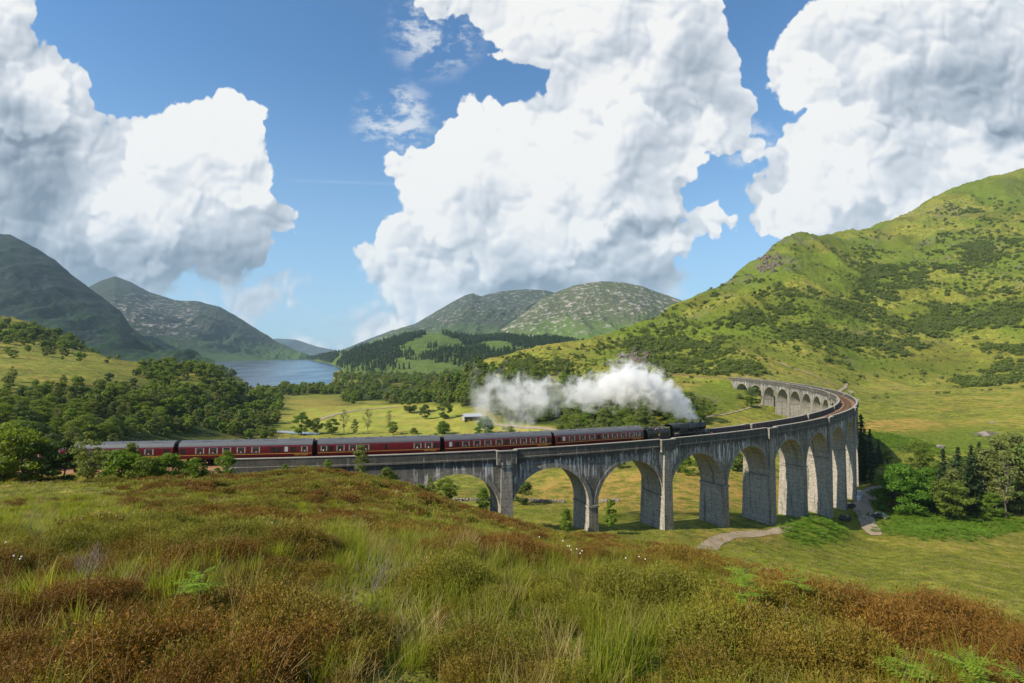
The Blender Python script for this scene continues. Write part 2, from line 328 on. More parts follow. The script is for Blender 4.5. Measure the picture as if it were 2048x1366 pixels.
# ------------------------------------------------------------------ mesh helpers
def mesh_obj(name, V, Fc, mat=None, parent=None, smooth=False, uv=None, attrs=None, matidx=None):
    me = bpy.data.meshes.new(name)
    V = np.asarray(V, np.float32)
    if isinstance(Fc, np.ndarray):
        n, k = Fc.shape
        me.vertices.add(len(V)); me.vertices.foreach_set('co', V.ravel())
        me.loops.add(n*k); me.loops.foreach_set('vertex_index', Fc.astype(np.int32).ravel())
        me.polygons.add(n); me.polygons.foreach_set('loop_start', np.arange(n, dtype=np.int32)*k)
        me.polygons.foreach_set('loop_total', np.full(n, k, np.int32))
        if smooth: me.polygons.foreach_set('use_smooth', np.ones(n, bool))
        me.update(calc_edges=True)
    else:
        me.from_pydata([tuple(v) for v in V], [], Fc); me.update()
        if smooth: me.polygons.foreach_set('use_smooth', np.ones(len(me.polygons), bool))
    if uv is not None:
        l = me.uv_layers.new(name='UVMap'); idx = np.zeros(len(me.loops), np.int32)
        me.loops.foreach_get('vertex_index', idx); l.data.foreach_set('uv', np.asarray(uv, np.float32)[idx].ravel())
    for an, av in (attrs or {}).items():
        av = np.asarray(av, np.float32)
        if av.ndim == 1: a = me.attributes.new(an, 'FLOAT', 'POINT'); a.data.foreach_set('value', av)
        else:
            a = me.attributes.new(an, 'FLOAT_COLOR', 'POINT'); a.data.foreach_set('color', np.hstack([av, np.ones((len(av), 4-av.shape[1]), np.float32)]).ravel() if av.shape[1] < 4 else av.ravel())
    if mat is not None:
        for m in (mat if isinstance(mat, (list, tuple)) else [mat]): me.materials.append(m)
    if matidx is not None: me.polygons.foreach_set('material_index', np.asarray(matidx, np.int32))
    o = bpy.data.objects.new(name, me); COL.objects.link(o)
    if parent is not None: o.parent = parent
    return o
def tag(o, label=None, cat=None, group=None, kind=None):
    if label: o['label'] = label
    if cat: o['category'] = cat
    if group: o['group'] = group
    if kind: o['kind'] = kind
    return o
def empty(name, loc=(0, 0, 0), rz=0., label=None, cat=None, group=None):
    o = bpy.data.objects.new(name, None); COL.objects.link(o); o.location = loc; o.rotation_euler = (0, 0, rz)
    o.empty_display_size = .2
    return tag(o, label, cat, group)
def copy_tree(o, parent=None):
    c = o.copy(); COL.objects.link(c)
    if parent is not None: c.parent = parent
    for ch in o.children: copy_tree(ch, c)
    return c
def grid_faces(nr, nc):
    i = np.arange(nr-1)[:, None]*nc+np.arange(nc-1)[None, :]
    return np.stack([i, i+1, i+nc+1, i+nc], -1).reshape(-1, 4)
def newmat(name, rough=.8, spec=.3):
    m = bpy.data.materials.new(name); m.use_nodes = True; N = NT(m.node_tree)
    b = m.node_tree.nodes['Principled BSDF']; b.inputs['Roughness'].default_value = rough
    b.inputs['Specular IOR Level'].default_value = spec
    return m, N, b
def pmat(name, col, rough=.6, spec=.4, metal=0., var=0., scale=3.):
    m, N, b = newmat(name, rough, spec); b.inputs['Metallic'].default_value = metal
    if var:
        tc = N.n('ShaderNodeTexCoord'); f = N.noise(tc.outputs['Object'], scale, 5, .6)
        c = N.mix(f, tuple(c*(1-var) for c in col), tuple(min(1, c*(1+var)) for c in col)); N.l(c, b.inputs['Base Color'])
    else: b.inputs['Base Color'].default_value = (*col, 1)
    return m
def bump(N, b, h, strength, dist):
    x = N.n('ShaderNodeBump'); x.inputs['Strength'].default_value = strength; x.inputs['Distance'].default_value = dist
    N.l(h, x.inputs['Height']); N.l(x.outputs[0], b.inputs['Normal'])

# ------------------------------------------------------------------ ground
def ground_material():
    m, N, b = newmat('moor_and_pasture', .95, .1)
    g = N.n('ShaderNodeNewGeometry').outputs['Position']
    z1 = N.n('ShaderNodeAttribute', attribute_name='zone'); z2 = N.n('ShaderNodeAttribute', attribute_name='zone2')
    field, heath, rock = N.xyz(z1.outputs[0]); brk, wood, straw = N.xyz(z2.outputs[0])
    n1 = N.noise(g, .035, 6, .6); n2 = N.noise(g, .22, 6, .62); n3 = N.noise(g, 1.6, 5, .65); n4 = N.noise(g, .009, 4, .5)
    grass = N.ramp(N.m('ADD', N.m('MULTIPLY', n2, .6), N.m('MULTIPLY', n1, .4)),
                   [(.30, (.060, .084, .011)), (.44, (.145, .165, .018)), (.56, (.245, .240, .036)), (.72, (.36, .29, .090))])
    lawn = N.ramp(n1, [(.3, (.22, .25, .035)), (.55, (.33, .33, .055)), (.75, (.38, .32, .09))])
    sp = N.noise(g, .55, 7, .78); sp2 = N.noise(g, .12, 5, .7)
    grass = N.mix(N.mr(sp, .50, .62, 0., .75), grass, (.034, .046, .010)); grass = N.mix(N.m('MULTIPLY', N.mr(sp2, .50, .60), .45), grass, (.060, .060, .020))
    grass = N.mix(N.mr(N.noise(g, .9, 5, .7), .56, .66, 0., .55), grass, (.26, .25, .08))
    lawn = N.mix(N.mr(N.noise(N.v('MULTIPLY', g, (1., .5, 1.)), .10, 6, .7), .42, .62, 0., .6), lawn, (.17, .18, .035))
    c = N.mix(field, grass, lawn)
    st = N.m('MULTIPLY', straw, N.mr(n2, .35, .6))
    c = N.mix(st, c, (.36, .22, .06))
    br = N.mix(N.mr(N.noise(g, .8, 5, .7), .38, .62), (.040, .080, .008), (.15, .195, .018))
    c = N.mix(N.m('MULTIPLY', brk, N.mr(n2, .3, .45)), c, br)
    hm = N.m('MULTIPLY', heath, N.mr(N.m('ADD', N.m('MULTIPLY', n2, .5), N.m('MULTIPLY', n3, .5)), .40, .56))
    hc = N.ramp(n3, [(.3, (.022, .020, .004)), (.6, (.060, .038, .008)), (.8, (.085, .065, .012))])
    c = N.mix(hm, c, hc)
    c = N.mix(N.m('MULTIPLY', wood, N.mr(n2, .30, .5)), c, (.022, .040, .008))
    # rock shows through in worn patches and on the crags
    rn = N.noise(g, .07, 8, .7)
    rm = N.m('MULTIPLY', N.mr(N.m('ADD', N.m('MULTIPLY', rn, .6), N.m('MULTIPLY', n3, .4)), .50, .56), N.m('MAXIMUM', rock, 0.))
    rc = N.ramp(N.noise(N.v('MULTIPLY', g, (1., 1., .35)), .8, 6, .7), [(.35, (.045, .035, .030)), (.55, (.16, .13, .11)), (.75, (.33, .29, .26))])
    c = N.mix(rm, c, rc)
    N.l(c, b.inputs['Base Color'])
    dist = N.n('ShaderNodeCameraData')
    bump(N, b, N.m('ADD', N.m('MULTIPLY', n3, .35), N.m('MULTIPLY', n2, 1.4)), .9, 1.0)
    return m
def zones(x, y, z):
    yy = np.maximum(y, 3); px, py = px_of(x, yy, z)
    nz = fbm(x/40, y/40, 4, 31)
    pxn = px+nz*40; pyn = py+fbm(x/30, y/30, 3, 77)*10
    field = np.maximum(ell(pxn, pyn, 760, 838, 200, 34), ell(pxn, pyn, 1000, 862, 130, 16))*sstep(230, 280, y)
    field = np.maximum(field, .6*ell(pxn, pyn, 620, 800, 70, 14)*(y > 300))
    edge = np.interp(px, [0, 500, 900, 1000, 1150, 1300, 1500, 1700, 2048, 2600], [92, 92, 100, 100, 96, 92, 68, 40, 30, 20])
    heath = sstep(edge+6, edge-8, y+nz*9)
    heath = heath*(.75+.25*fbm(x/12, y/12, 3, 12))
    green = ell(pxn, pyn, 60, 1040, 240, 90)*.55+ell(pxn, pyn, 1250, 1060, 260, 26)*.3
    heath = np.clip(heath-green*(y < 100), 0, 1)
    hillm = sstep(430, 500, y)*sstep(1120, 1250, px)
    heath = np.maximum(heath, hillm*.42*sstep(-.05, .40, fbm(x/70, y/35, 5, 61, .6)))
    lefth = sstep(250, 300, y)*sstep(560, 480, px)
    heath = np.maximum(heath, lefth*.4*sstep(0, .3, fbm(x/40, y/20, 4, 66, .6)))
    rock = np.zeros_like(x)
    for cx, cy, rx, ry, k in ((1545, 527, 52, 15, 1.6), (1270, 718, 34, 17, 1.6), (1330, 742, 26, 9, 1.2), (1600, 480, 60, 10, .8), (1850, 425, 90, 16, .6), (1960, 490, 60, 14, .7), (1450, 560, 60, 14, .9), (1400, 800, 40, 12, .8),
                              (1970, 870, 26, 8, 1.3), (1815, 895, 20, 7, 1.2), (1790, 790, 60, 20, .3), (1620, 770, 60, 20, .5), (1500, 745, 60, 14, .5)):
        rock = np.maximum(rock, k*ell(px, py, cx, cy, rx, ry, .5)*(y > 180))
    rock = np.maximum(rock, hillm*(.55+.45*nz)*sstep(.05, .45, fbm(x/55, y/55, 4, 91, .6)))
    rock = np.clip(rock, 0, 1.5)
    brk = np.maximum(ell(pxn, pyn, 1640, 1068, 75, 28), ell(pxn, pyn, 1900, 1052, 150, 34))*(y > 100)*(y < 190)
    brk = np.maximum(brk, .8*ell(pxn, pyn, 1860, 880, 160, 26)*(y > 190))
    brk = np.maximum(brk, .75*ell(pxn, pyn, 1640, 1035, 110, 12)*(y < 180))
    brk = np.maximum(brk, .7*ell(pxn, pyn, 1430, 790, 60, 36)*(y > 200))
    brk = np.maximum(brk, hillm*.85*sstep(-.35, .15, fbm(x/90, y/60, 4, 44)))
    wood = np.zeros_like(x)
    for cx, cy, rx, ry in ((1180, 850, 200, 80), (260, 830, 300, 60), (800, 790, 300, 24), (1900, 1000, 150, 44)):
        wood = np.maximum(wood, ell(pxn, pyn, cx, cy, rx, ry)*(y > 120)*(1-field))
    straw = np.maximum.reduce([ell(pxn, pyn, 1350, 985, 330, 40)*(y > 105)*(y < 230)*.9, ell(pxn, pyn, 1800, 858, 120, 14)*(y > 200), .9*ell(pxn, pyn, 1830, 1070, 70, 12)*(y > 90),
                               .35*sstep(0, .4, fbm(x/25, y/25, 4, 8))*(1-.8*hillm), .5*ell(pxn, pyn, 880, 770, 90, 20)*(y > 300), .6*ell(pxn, pyn, 640, 806, 60, 10)*(y > 300), .5*ell(pxn, pyn, 1480, 1075, 120, 18)*(y < 150)])
    return np.stack([field, heath, rock], -1), np.stack([brk, wood, straw], -1)
M_GROUND = ground_material()
def build_ground():
    U = np.concatenate([np.linspace(-1.75, -1.12, 60)[:-1], np.linspace(-1.12, 1.12, 800), np.linspace(1.12, 1.75, 60)[1:]])
    Y = YR[:, None]+0*U[None]; X = U[None]*(np.maximum(YR, 0)[:, None]+26+np.minimum(YR, 0)[:, None]*0)
    z = tz(X, Y)
    # pull the sheet to the photograph's columns as the distance grows
    zz = z.ravel(); a, c = zones(X.ravel(), Y.ravel(), zz)
    o = mesh_obj('ground', np.stack([X.ravel(), Y.ravel(), zz], -1), grid_faces(len(YR), len(U)), M_GROUND, smooth=True, attrs={'zone': a, 'zone2': c})
    tag(o, kind='structure'); return o
build_ground()

# ------------------------------------------------------------------ mountains
def mountain_material(name, gcol, bcol, rcol, rockiness, treeline=None, low=None, zlow=(-60, 60)):
    m, N, b = newmat(name, .95, .1)
    g = N.n('ShaderNodeNewGeometry').outputs['Position']; x, y, z = N.xyz(g)
    at = N.n('ShaderNodeAttribute', attribute_name='v').outputs['Fac']
    rk = N.n('ShaderNodeAttribute', attribute_name='rk').outputs['Fac']
    n1 = N.noise(g, .004, 6, .6); n2 = N.noise(g, .018, 6, .65); n3 = N.noise(N.v('MULTIPLY', g, (1., .6, 2.2)), .03, 7, .7)
    c = N.mix(N.mr(n2, .35, .62), gcol, bcol)
    if low: c = N.mix(N.m('MULTIPLY', N.mr(N.m('ADD', z, N.m('MULTIPLY', N.m('SUBTRACT', n1, .5), 260.)), zlow[0], zlow[1], 1., 0.), 1.), c, low)
    if treeline: c = N.mix(N.m('MULTIPLY', N.mr(N.noise(g, .012, 5, .6), .46, .52), N.mr(z, treeline[0], treeline[1], 1., 0.)), c, treeline[2])
    f = N.m('MULTIPLY', N.mr(N.m('ADD', N.m('MULTIPLY', n3, .7), N.m('MULTIPLY', n2, .3)), .53, .57), N.m('MULTIPLY', rk, rockiness), clamp=True)
    c = N.mix(f, c, rcol)
    N.l(c, b.inputs['Base Color'])
    bump(N, b, N.m('ADD', n3, n2), .8, 12.)
    return m
def massif(name, ridge, base, nu, nv, amp, mat, seed, rockf=None, back=.5, gully=90., prof=1.25):
    r = np.array(ridge, float); bs = np.array(base, float)
    t = np.linspace(0, 1, nu); pxs = r[0, 0]+(r[-1, 0]-r[0, 0])*t
    def at(arr):
        p = np.interp(pxs, arr[:, 0], arr[:, 1]); d = np.interp(pxs, arr[:, 0], arr[:, 2]); return (pxs-1024)/F*d, d, (YH-p)/F*d
    rx, ry, rz = at(r); bx, by, bz = at(bs)
    v = np.linspace(0, 1+back, nv)[None, :]; vv = np.minimum(v, 1); w = np.maximum(v-1, 0)
    X = bx[:, None]+(rx-bx)[:, None]*vv+w*0; Y = by[:, None]+(ry-by)[:, None]*(vv+w*1.0)
    X = X*(1+w*(ry-by)[:, None]/np.maximum(Y, 1))
    Z = bz[:, None]+(rz-bz)[:, None]*(vv**prof)-w*(rz-bz)[:, None]*1.1
    env = np.clip(np.sin(np.pi*np.clip(vv, 0, 1))*.95+.05, 0, 1)*sstep(0, .3, vv)+.08*sstep(.8, 1, vv)+w
    warp = fbm(X/gully/3, Y/gully/3, 3, seed)*gully*.6
    n = fbm((X+warp)/gully/1.6, (Y+warp)/gully/3.2, 6, seed, .55, True)*amp+fbm(X/gully*2.5, Y/gully*2.5, 4, seed+9, .6)*amp*.18
    Z = Z+n*env
    px, py = px_of(X, Y, Z)
    rk = np.ones_like(X) if rockf is None else rockf(px, py, vv)
    o = mesh_obj(name, np.stack([X.ravel(), Y.ravel(), Z.ravel()], -1), grid_faces(nu, nv)[:, ::-1], mat, smooth=True,
                 attrs={'v': np.broadcast_to(vv, X.shape).ravel(), 'rk': np.broadcast_to(rk, X.shape).ravel()})
    tag(o, kind='structure'); return o
m1 = mountain_material('cloud_darkened_slope', (.008, .020, .016), (.014, .024, .020), (.06, .065, .065), .4, low=(.036, .072, .014), zlow=(-60, 40), treeline=(90, 240, (.016, .040, .012)))  # slope colours darkened to stand in for cloud shadow
m2 = mountain_material('grey_rock_slope', (.022, .036, .024), (.034, .042, .030), (.25, .22, .21), .9, low=(.050, .090, .026), zlow=(-60, 130))
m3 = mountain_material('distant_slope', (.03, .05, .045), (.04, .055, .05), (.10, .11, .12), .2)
m4 = mountain_material('rocky_green_slope', (.068, .088, .034), (.085, .088, .050), (.28, .26, .23), .95, low=(.085, .14, .026), zlow=(20, 190))
m5 = mountain_material('forest_floor_slope', (.060, .10, .016), (.10, .14, .03), (.2, .2, .18), .0)
massif('mountain', [(-900,400,2600),(-400,430,2600),(-150,475,2500),(0,467,2450),(20,468,2450),(60,488,2420),(110,520,2400),(140,548,2350),(200,592,2300),(240,622,2250),(262,655,2150),(300,684,2050),(340,700,1950),(380,718,1850),(430,728,1750)],
       [(-900,720,1500),(0,715,1500),(200,735,1450),(430,737,1640)], 420, 200, 62, m1, 3, gully=150)
massif('mountain', [(120,640,4300),(178,574,4400),(205,560,4400),(230,553,4400),(262,564,4350),(300,585,4300),(350,600,4250),(400,603,4200),(440,615,4100),(500,650,3900),(550,680,3700),(600,704,3500),(632,715,3400)],
       [(120,760,1900),(300,735,2150),(480,722.5,2780),(600,719,3200),(632,718,3350)], 460, 220, 85, m2, 14,
       rockf=lambda px, py, v: ell(px, py, 300, 625, 85, 34, .5)*1.3+ell(px, py, 350, 660, 45, 16, .5)+.0, gully=330)
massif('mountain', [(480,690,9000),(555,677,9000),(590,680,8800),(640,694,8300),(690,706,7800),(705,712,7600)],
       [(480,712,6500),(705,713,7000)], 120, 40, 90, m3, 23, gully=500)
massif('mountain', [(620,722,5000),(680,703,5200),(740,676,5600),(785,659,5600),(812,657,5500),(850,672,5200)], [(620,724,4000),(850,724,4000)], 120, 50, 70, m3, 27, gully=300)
m6 = mountain_material('shaded_grey_peak', (.040, .062, .030), (.045, .052, .040), (.19, .18, .17), .8, low=(.070, .12, .026), zlow=(20, 190))  # darker variant of the rocky green slope, cloud shadow put into its colour
massif('mountain', [(640,716,3600),(700,700,3700),(760,674,3800),(800,657,3900),(830,648,4000),(870,625,4000),(905,603,4000),(930,590,4000),(945,586,4000),(962,592,4000),(1000,583,4100),(1050,578,4200),(1090,580,4200),(1130,590,4200),(1200,600,4200),(1300,640,4200)],
       [(640,722,2700),(760,719,2400),(900,700,2300),(1300,690,2400)], 460, 200, 75, m6, 41, rockf=lambda px, py, v: .25+.9*sstep(.25, .6, v), gully=300)
massif('mountain', [(1000,660,2600),(1050,625,2800),(1085,596,2900),(1120,580,3000),(1155,570,3000),(1200,563,3000),(1240,564,3000),(1290,575,3000),(1310,583,3000),(1335,590,3000),(1375,606,2900),(1430,625,2800),(1560,650,2700)],
       [(1000,705,1900),(1150,705,1800),(1300,700,1700),(1560,700,1700)], 460, 200, 62, m4, 57, rockf=lambda px, py, v: .3+.9*sstep(.15, .5, v), gully=260)
FOR_R = [(612,717,3300),(650,712,2600),(690,703,2200),(740,690,2000),(790,676,1950),(830,668,1900),(880,666,1850),(950,676,1800),(1010,672,1750),(1060,680,1650),(1100,676,1550),(1135,684,1450),(1200,700,1400),(1300,705,1350)]
FOR_B = [(612,719,3200),(650,725,2450),(690,745,1360),(740,752,1150),(800,750,1100),(900,748,1050),(1000,742,1050),(1300,740,1000)]
forest_hill = massif('hill', FOR_R, FOR_B, 300, 90, 10, m5, 71, gully=120, prof=1.1)

# ------------------------------------------------------------------ loch
def water():
    m, N, b = newmat('loch_water', .12, .5)
    g = N.n('ShaderNodeNewGeometry').outputs['Position']
    b.inputs['Base Color'].default_value = (.012, .030, .055, 1)
    n = N.noise(N.v('MULTIPLY', g, (1., .45, 1.)), .25, 4, .6)
    n2 = N.noise(N.v('MULTIPLY', g, (1., .3, 1.)), .012, 4, .6)
    N.l(N.mr(n2, .4, .62, .16, .26), b.inputs['Roughness'])
    N.l(N.mix(N.mr(n2, .35, .65), (.010, .028, .060), (.022, .048, .090)), b.inputs['Base Color'])
    bump(N, b, n, .12, .5)
    V = [(-3000, 640, -60), (2500, 640, -60), (2500, 9000, -60), (-3000, 9000, -60)]
    tag(mesh_obj('loch', V, [(0, 1, 2, 3)], m), kind='structure')
water()

# ------------------------------------------------------------------ viaduct
def concrete_material(name='weathered_concrete', dark=1.):
    m, N, b = newmat(name, .92, .15)
    uv = N.n('ShaderNodeUVMap').outputs[0]; s, z, _ = N.xyz(uv)           # metres along the wall, height below coping
    g = N.n('ShaderNodeNewGeometry').outputs['Position']
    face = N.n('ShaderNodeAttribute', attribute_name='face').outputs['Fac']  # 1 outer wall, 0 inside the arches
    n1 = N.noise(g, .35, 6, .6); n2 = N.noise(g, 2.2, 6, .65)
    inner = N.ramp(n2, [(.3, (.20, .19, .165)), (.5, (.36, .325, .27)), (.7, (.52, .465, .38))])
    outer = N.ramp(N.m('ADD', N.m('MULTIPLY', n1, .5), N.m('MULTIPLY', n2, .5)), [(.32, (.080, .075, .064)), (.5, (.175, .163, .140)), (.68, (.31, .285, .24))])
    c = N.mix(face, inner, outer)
    # shutter-board lifts and the courses of the pours
    zw = N.m('ADD', z, N.m('MULTIPLY', n1, .05))
    lift = N.mr(N.m('ABSOLUTE', N.m('SUBTRACT', N.m('FRACT', N.m('MULTIPLY', zw, 1/1.22)), .5)), .455, .495)
    brd = N.noise(N.comb(N.m('MULTIPLY', s, .18), N.m('MULTIPLY', z, 5.5), 0.), 1., 3, .5)
    c = N.mix(N.m('MULTIPLY', N.mr(brd, .40, .66), .55), c, N.mix(.5, c, (.04, .04, .038)))
    c = N.mix(N.m('MULTIPLY', lift, .45), c, (.05, .05, .05))
    # soot and damp along the deck and parapet
    soot = N.mr(N.m('ADD', z, N.m('MULTIPLY', N.m('SUBTRACT', n1, .5), 2.2)), 2.0, 3.6, .62, 0.)
    c = N.mix(N.m('MULTIPLY', soot, face), c, (.035, .033, .030))
    # lime streaks run down from the joints
    def streak(per, z0, z1, th, k):
        cell = N.noise(N.comb(N.m('MULTIPLY', s, per), N.m('MULTIPLY', z, .16), k), 1., 5, .72)
        ragged = N.m('ADD', z, N.m('MULTIPLY', N.m('SUBTRACT', N.noise(N.comb(N.m('MULTIPLY', s, 1.4), 3.1*k, 0.), 1., 3, .6), .5), 3.4))
        return N.m('MULTIPLY', N.mr(cell, th, th+.045), N.m('MULTIPLY', N.mr(ragged, z0-.25, z0+.15), N.mr(ragged, z1-1.5, z1+.6, 1., 0.)))
    st = N.m('MULTIPLY', N.m('ADD', streak(2.0, 2.5, 6.6, .530, 1.3), N.m('MULTIPLY', streak(1.6, 1.2, 3.4, .59, 5.1), .7), clamp=True), face)
    patch = N.mr(N.noise(N.comb(N.m('MULTIPLY', s, .10), 7.7, 0.), 1., 2, .5), .35, .55)
    c = N.mix(N.m('MULTIPLY', N.m('MULTIPLY', st, patch), .95), c, (.60, .59, .56))
    st2 = N.mr(N.noise(N.comb(N.m('MULTIPLY', s, 1.7), N.m('MULTIPLY', z, .10), 9.), 1., 6, .7), .56, .64)
    c = N.mix(N.m('MULTIPLY', st2, N.mix(face, (.30, .3, .3), (.38, .38, .38))), c, (.42, .43, .42))
    drk = N.mr(N.noise(N.comb(N.m('MULTIPLY', s, 1.1), N.m('MULTIPLY', z, .07), 19.), 1., 6, .7), .50, .66)
    c = N.mix(N.m('MULTIPLY', drk, .62), c, (.045, .047, .045))
    N.l(c, b.inputs['Base Color'])
    bump(N, b, N.m('ADD', N.m('MULTIPLY', n2, 1.), N.m('MULTIPLY', brd, .5)), .5, .06)
    return m
M_CON = concrete_material()
M_COPE = pmat('coping_concrete', (.30, .28, .24), .9, .15, var=.35, scale=1.2)

class LB:                               # builder in (station, offset, height) coordinates bent onto the line
    def __init__(s): s.V = []; s.UV = []; s.F = []; s.A = []
    def add(s, pts, uvs, fa):
        k = len(s.V); s.V += pts; s.UV += uvs; s.A += [fa]*len(pts); s.F.append(tuple(range(k, k+len(pts))))
    def quad(s, q, mode, fa=1.):        # mode 's': u = station ; 'o': u = offset ; 't': top
        uv = []
        for (st, of, z) in q:
            zt = float(ztop(st)); uv.append(((st if mode != 'o' else of*1.0+st), zt-z))
        s.add(list(q), uv, fa)
    def box(s, s0, s1, o0, o1, z0, z1, fa=1., ns=None):   # z0, z1 may be callables of the station
        f0 = z0 if callable(z0) else (lambda q: z0); f1 = z1 if callable(z1) else (lambda q: z1)
        n = ns or max(1, int(math.ceil((s1-s0)/2.2))); ss = [s0+(s1-s0)*i/n for i in range(n+1)]
        for a, b in zip(ss[:-1], ss[1:]):
            s.quad([(a, o1, f0(a)), (b, o1, f0(b)), (b, o1, f1(b)), (a, o1, f1(a))], 's', fa)
            s.quad([(b, o0, f0(b)), (a, o0, f0(a)), (a, o0, f1(a)), (b, o0, f1(b))], 's', fa)
            s.quad([(a, o0, f1(a)), (a, o1, f1(a)), (b, o1, f1(b)), (b, o0, f1(b))], 's', fa*.5)
            s.quad([(b, o0, f0(b)), (b, o1, f0(b)), (a, o1, f0(a)), (a, o0, f0(a))], 's', fa*.5)
        s.quad([(s0, o0, f0(s0)), (s0, o1, f0(s0)), (s0, o1, f1(s0)), (s0, o0, f1(s0))], 'o', fa*.5)
        s.quad([(s1, o1, f0(s1)), (s1, o0, f0(s1)), (s1, o0, f1(s1)), (s1, o1, f1(s1))], 'o', fa*.5)
    def build(s, name, mat, parent=None):
        a = np.array(s.V, float); x, y = line(a[:, 0], a[:, 1])
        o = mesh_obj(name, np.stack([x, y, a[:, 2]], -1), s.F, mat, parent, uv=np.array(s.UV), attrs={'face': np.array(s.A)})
        return o
AR = 7.62; HW = 2.95; CROWN = 3.75
KING = {k for k in range(-1, 21) if k % 2 == 0}
def gz(s, off): 
    x, y = line(s, off); return float(tz(np.array([float(x)]), np.array([float(y)]))[0])
def build_viaduct():
    x, y = line(S0+10*SP)
    root = empty('railway_viaduct', (0, 0, 0), 0, 'long curved grey concrete railway viaduct of round arches with white lime streaks, crossing the valley', 'viaduct')
    ks = list(range(-1, 21))            # -1 and 20 are the abutments
    sst = {k: S0+k*SP for k in ks}
    for k in range(-1, 20):             # one mesh for each span: spandrels, arch ring and barrel
        B = LB(); c = (sst[k]+sst[k+1])/2; s0, s1 = sst[k]+.001, sst[k+1]-.001
        zc = float(ztop(c))-CROWN; zs = zc-AR
        N = 28; th = [math.pi-math.pi*i/N for i in range(N+1)]
        arc = [(c+AR*math.cos(t), zs+AR*math.sin(t)) for t in th]
        deck = lambda q: float(ztop(q))-1.05
        for side in (1, -1):
            o = side*(HW-.12)
            def q(pts, fa=1., mode='s'):
                pts = pts if side == 1 else pts[::-1]; B.quad(pts, mode, fa)
            for (a, za), (b, zb) in zip(arc[:-1], arc[1:]):
                q([(a, o, za), (b, o, zb), (b, o, deck(b)), (a, o, deck(a))])
                # arch ring, 8 cm proud
                ra, rb = (AR+.75)/AR, (AR+.75)/AR
                A2 = (c+(a-c)*ra, zs+(za-zs)*ra); B2 = (c+(b-c)*rb, zs+(zb-zs)*rb)
                A2 = (min(max(A2[0], s0), s1), A2[1]); B2 = (min(max(B2[0], s0), s1), B2[1])
                oo = side*(HW-.03)
                q([(a, oo, za), (b, oo, zb), (B2[0], oo, B2[1]), (A2[0], oo, A2[1])], .62)
                q([(A2[0], oo, A2[1]), (B2[0], oo, B2[1]), (B2[0], o, B2[1]), (A2[0], o, A2[1])], .62)
            q([(s0, o, zs), (arc[0][0], o, zs), (arc[0][0], o, deck(s0)), (s0, o, deck(s0))])
            q([(arc[-1][0], o, zs), (s1, o, zs), (s1, o, deck(s1)), (arc[-1][0], o, deck(s1))])
        for (a, za), (b, zb) in zip(arc[:-1], arc[1:]):
            for j in range(4):
                oa, ob = -HW+.03+(2*HW-.06)*j/4, -HW+.03+(2*HW-.06)*(j+1)/4
                k0 = len(B.V)
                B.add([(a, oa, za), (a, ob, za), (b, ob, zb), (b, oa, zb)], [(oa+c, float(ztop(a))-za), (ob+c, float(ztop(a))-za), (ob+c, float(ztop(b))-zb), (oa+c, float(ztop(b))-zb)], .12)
        B.box(s0, s1, -HW+.13, HW-.13, lambda q_: deck(q_)-.70, lambda q_: deck(q_)-.65, .8)
        B.build('arch', M_CON, root)
    for k in range(0, 20):              # piers
        B = LB(); s = sst[k]; zs = float(ztop(s))-CROWN-AR-.02
        w = SP/2-AR
        g0 = min(gz(s, -HW), gz(s, HW), gz(s, 0))-2.5
        B2 = max(zs-.5, g0+.5)
        H = zs-g0
        if H > .5:
            def pier(w0, w1, h0, h1, z1, z0, fa):    # tapering shaft: half widths at top and bottom
                n = max(1, int((z1-z0)/2.5))
                for i in range(n):
                    t0, t1 = i/n, (i+1)/n
                    za, zb = z1+(z0-z1)*t0, z1+(z0-z1)*t1
                    wa, wb = w0+(w1-w0)*t0, w0+(w1-w0)*t1; ha, hb = h0+(h1-h0)*t0, h0+(h1-h0)*t1
                    B.quad([(s-wb, hb, zb), (s+wb, hb, zb), (s+wa, ha, za), (s-wa, ha, za)], 's', fa)
                    B.quad([(s+wb, -hb, zb), (s-wb, -hb, zb), (s-wa, -ha, za), (s+wa, -ha, za)], 's', fa)
                    for j in range(4):
                        f = lambda h, j_: -h+2*h*j_/4
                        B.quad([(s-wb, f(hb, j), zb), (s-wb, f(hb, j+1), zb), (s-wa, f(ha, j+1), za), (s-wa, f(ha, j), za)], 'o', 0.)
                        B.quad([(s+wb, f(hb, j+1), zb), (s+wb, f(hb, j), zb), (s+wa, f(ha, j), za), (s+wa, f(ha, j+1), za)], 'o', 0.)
                B.quad([(s-w0, -h0, z1), (s-w0, h0, z1), (s+w0, h0, z1), (s+w0, -h0, z1)], 's', .5)
            B.box(s-w-.16, s+w+.16, -HW-.14, HW+.14, zs-.42, zs-.02, .55, 1)
            pier(w+.02, w+.02+H*.018, HW+.0, HW+.0+H*.022, zs-.42, g0, .75)
            B.build('pier', M_CON, root)
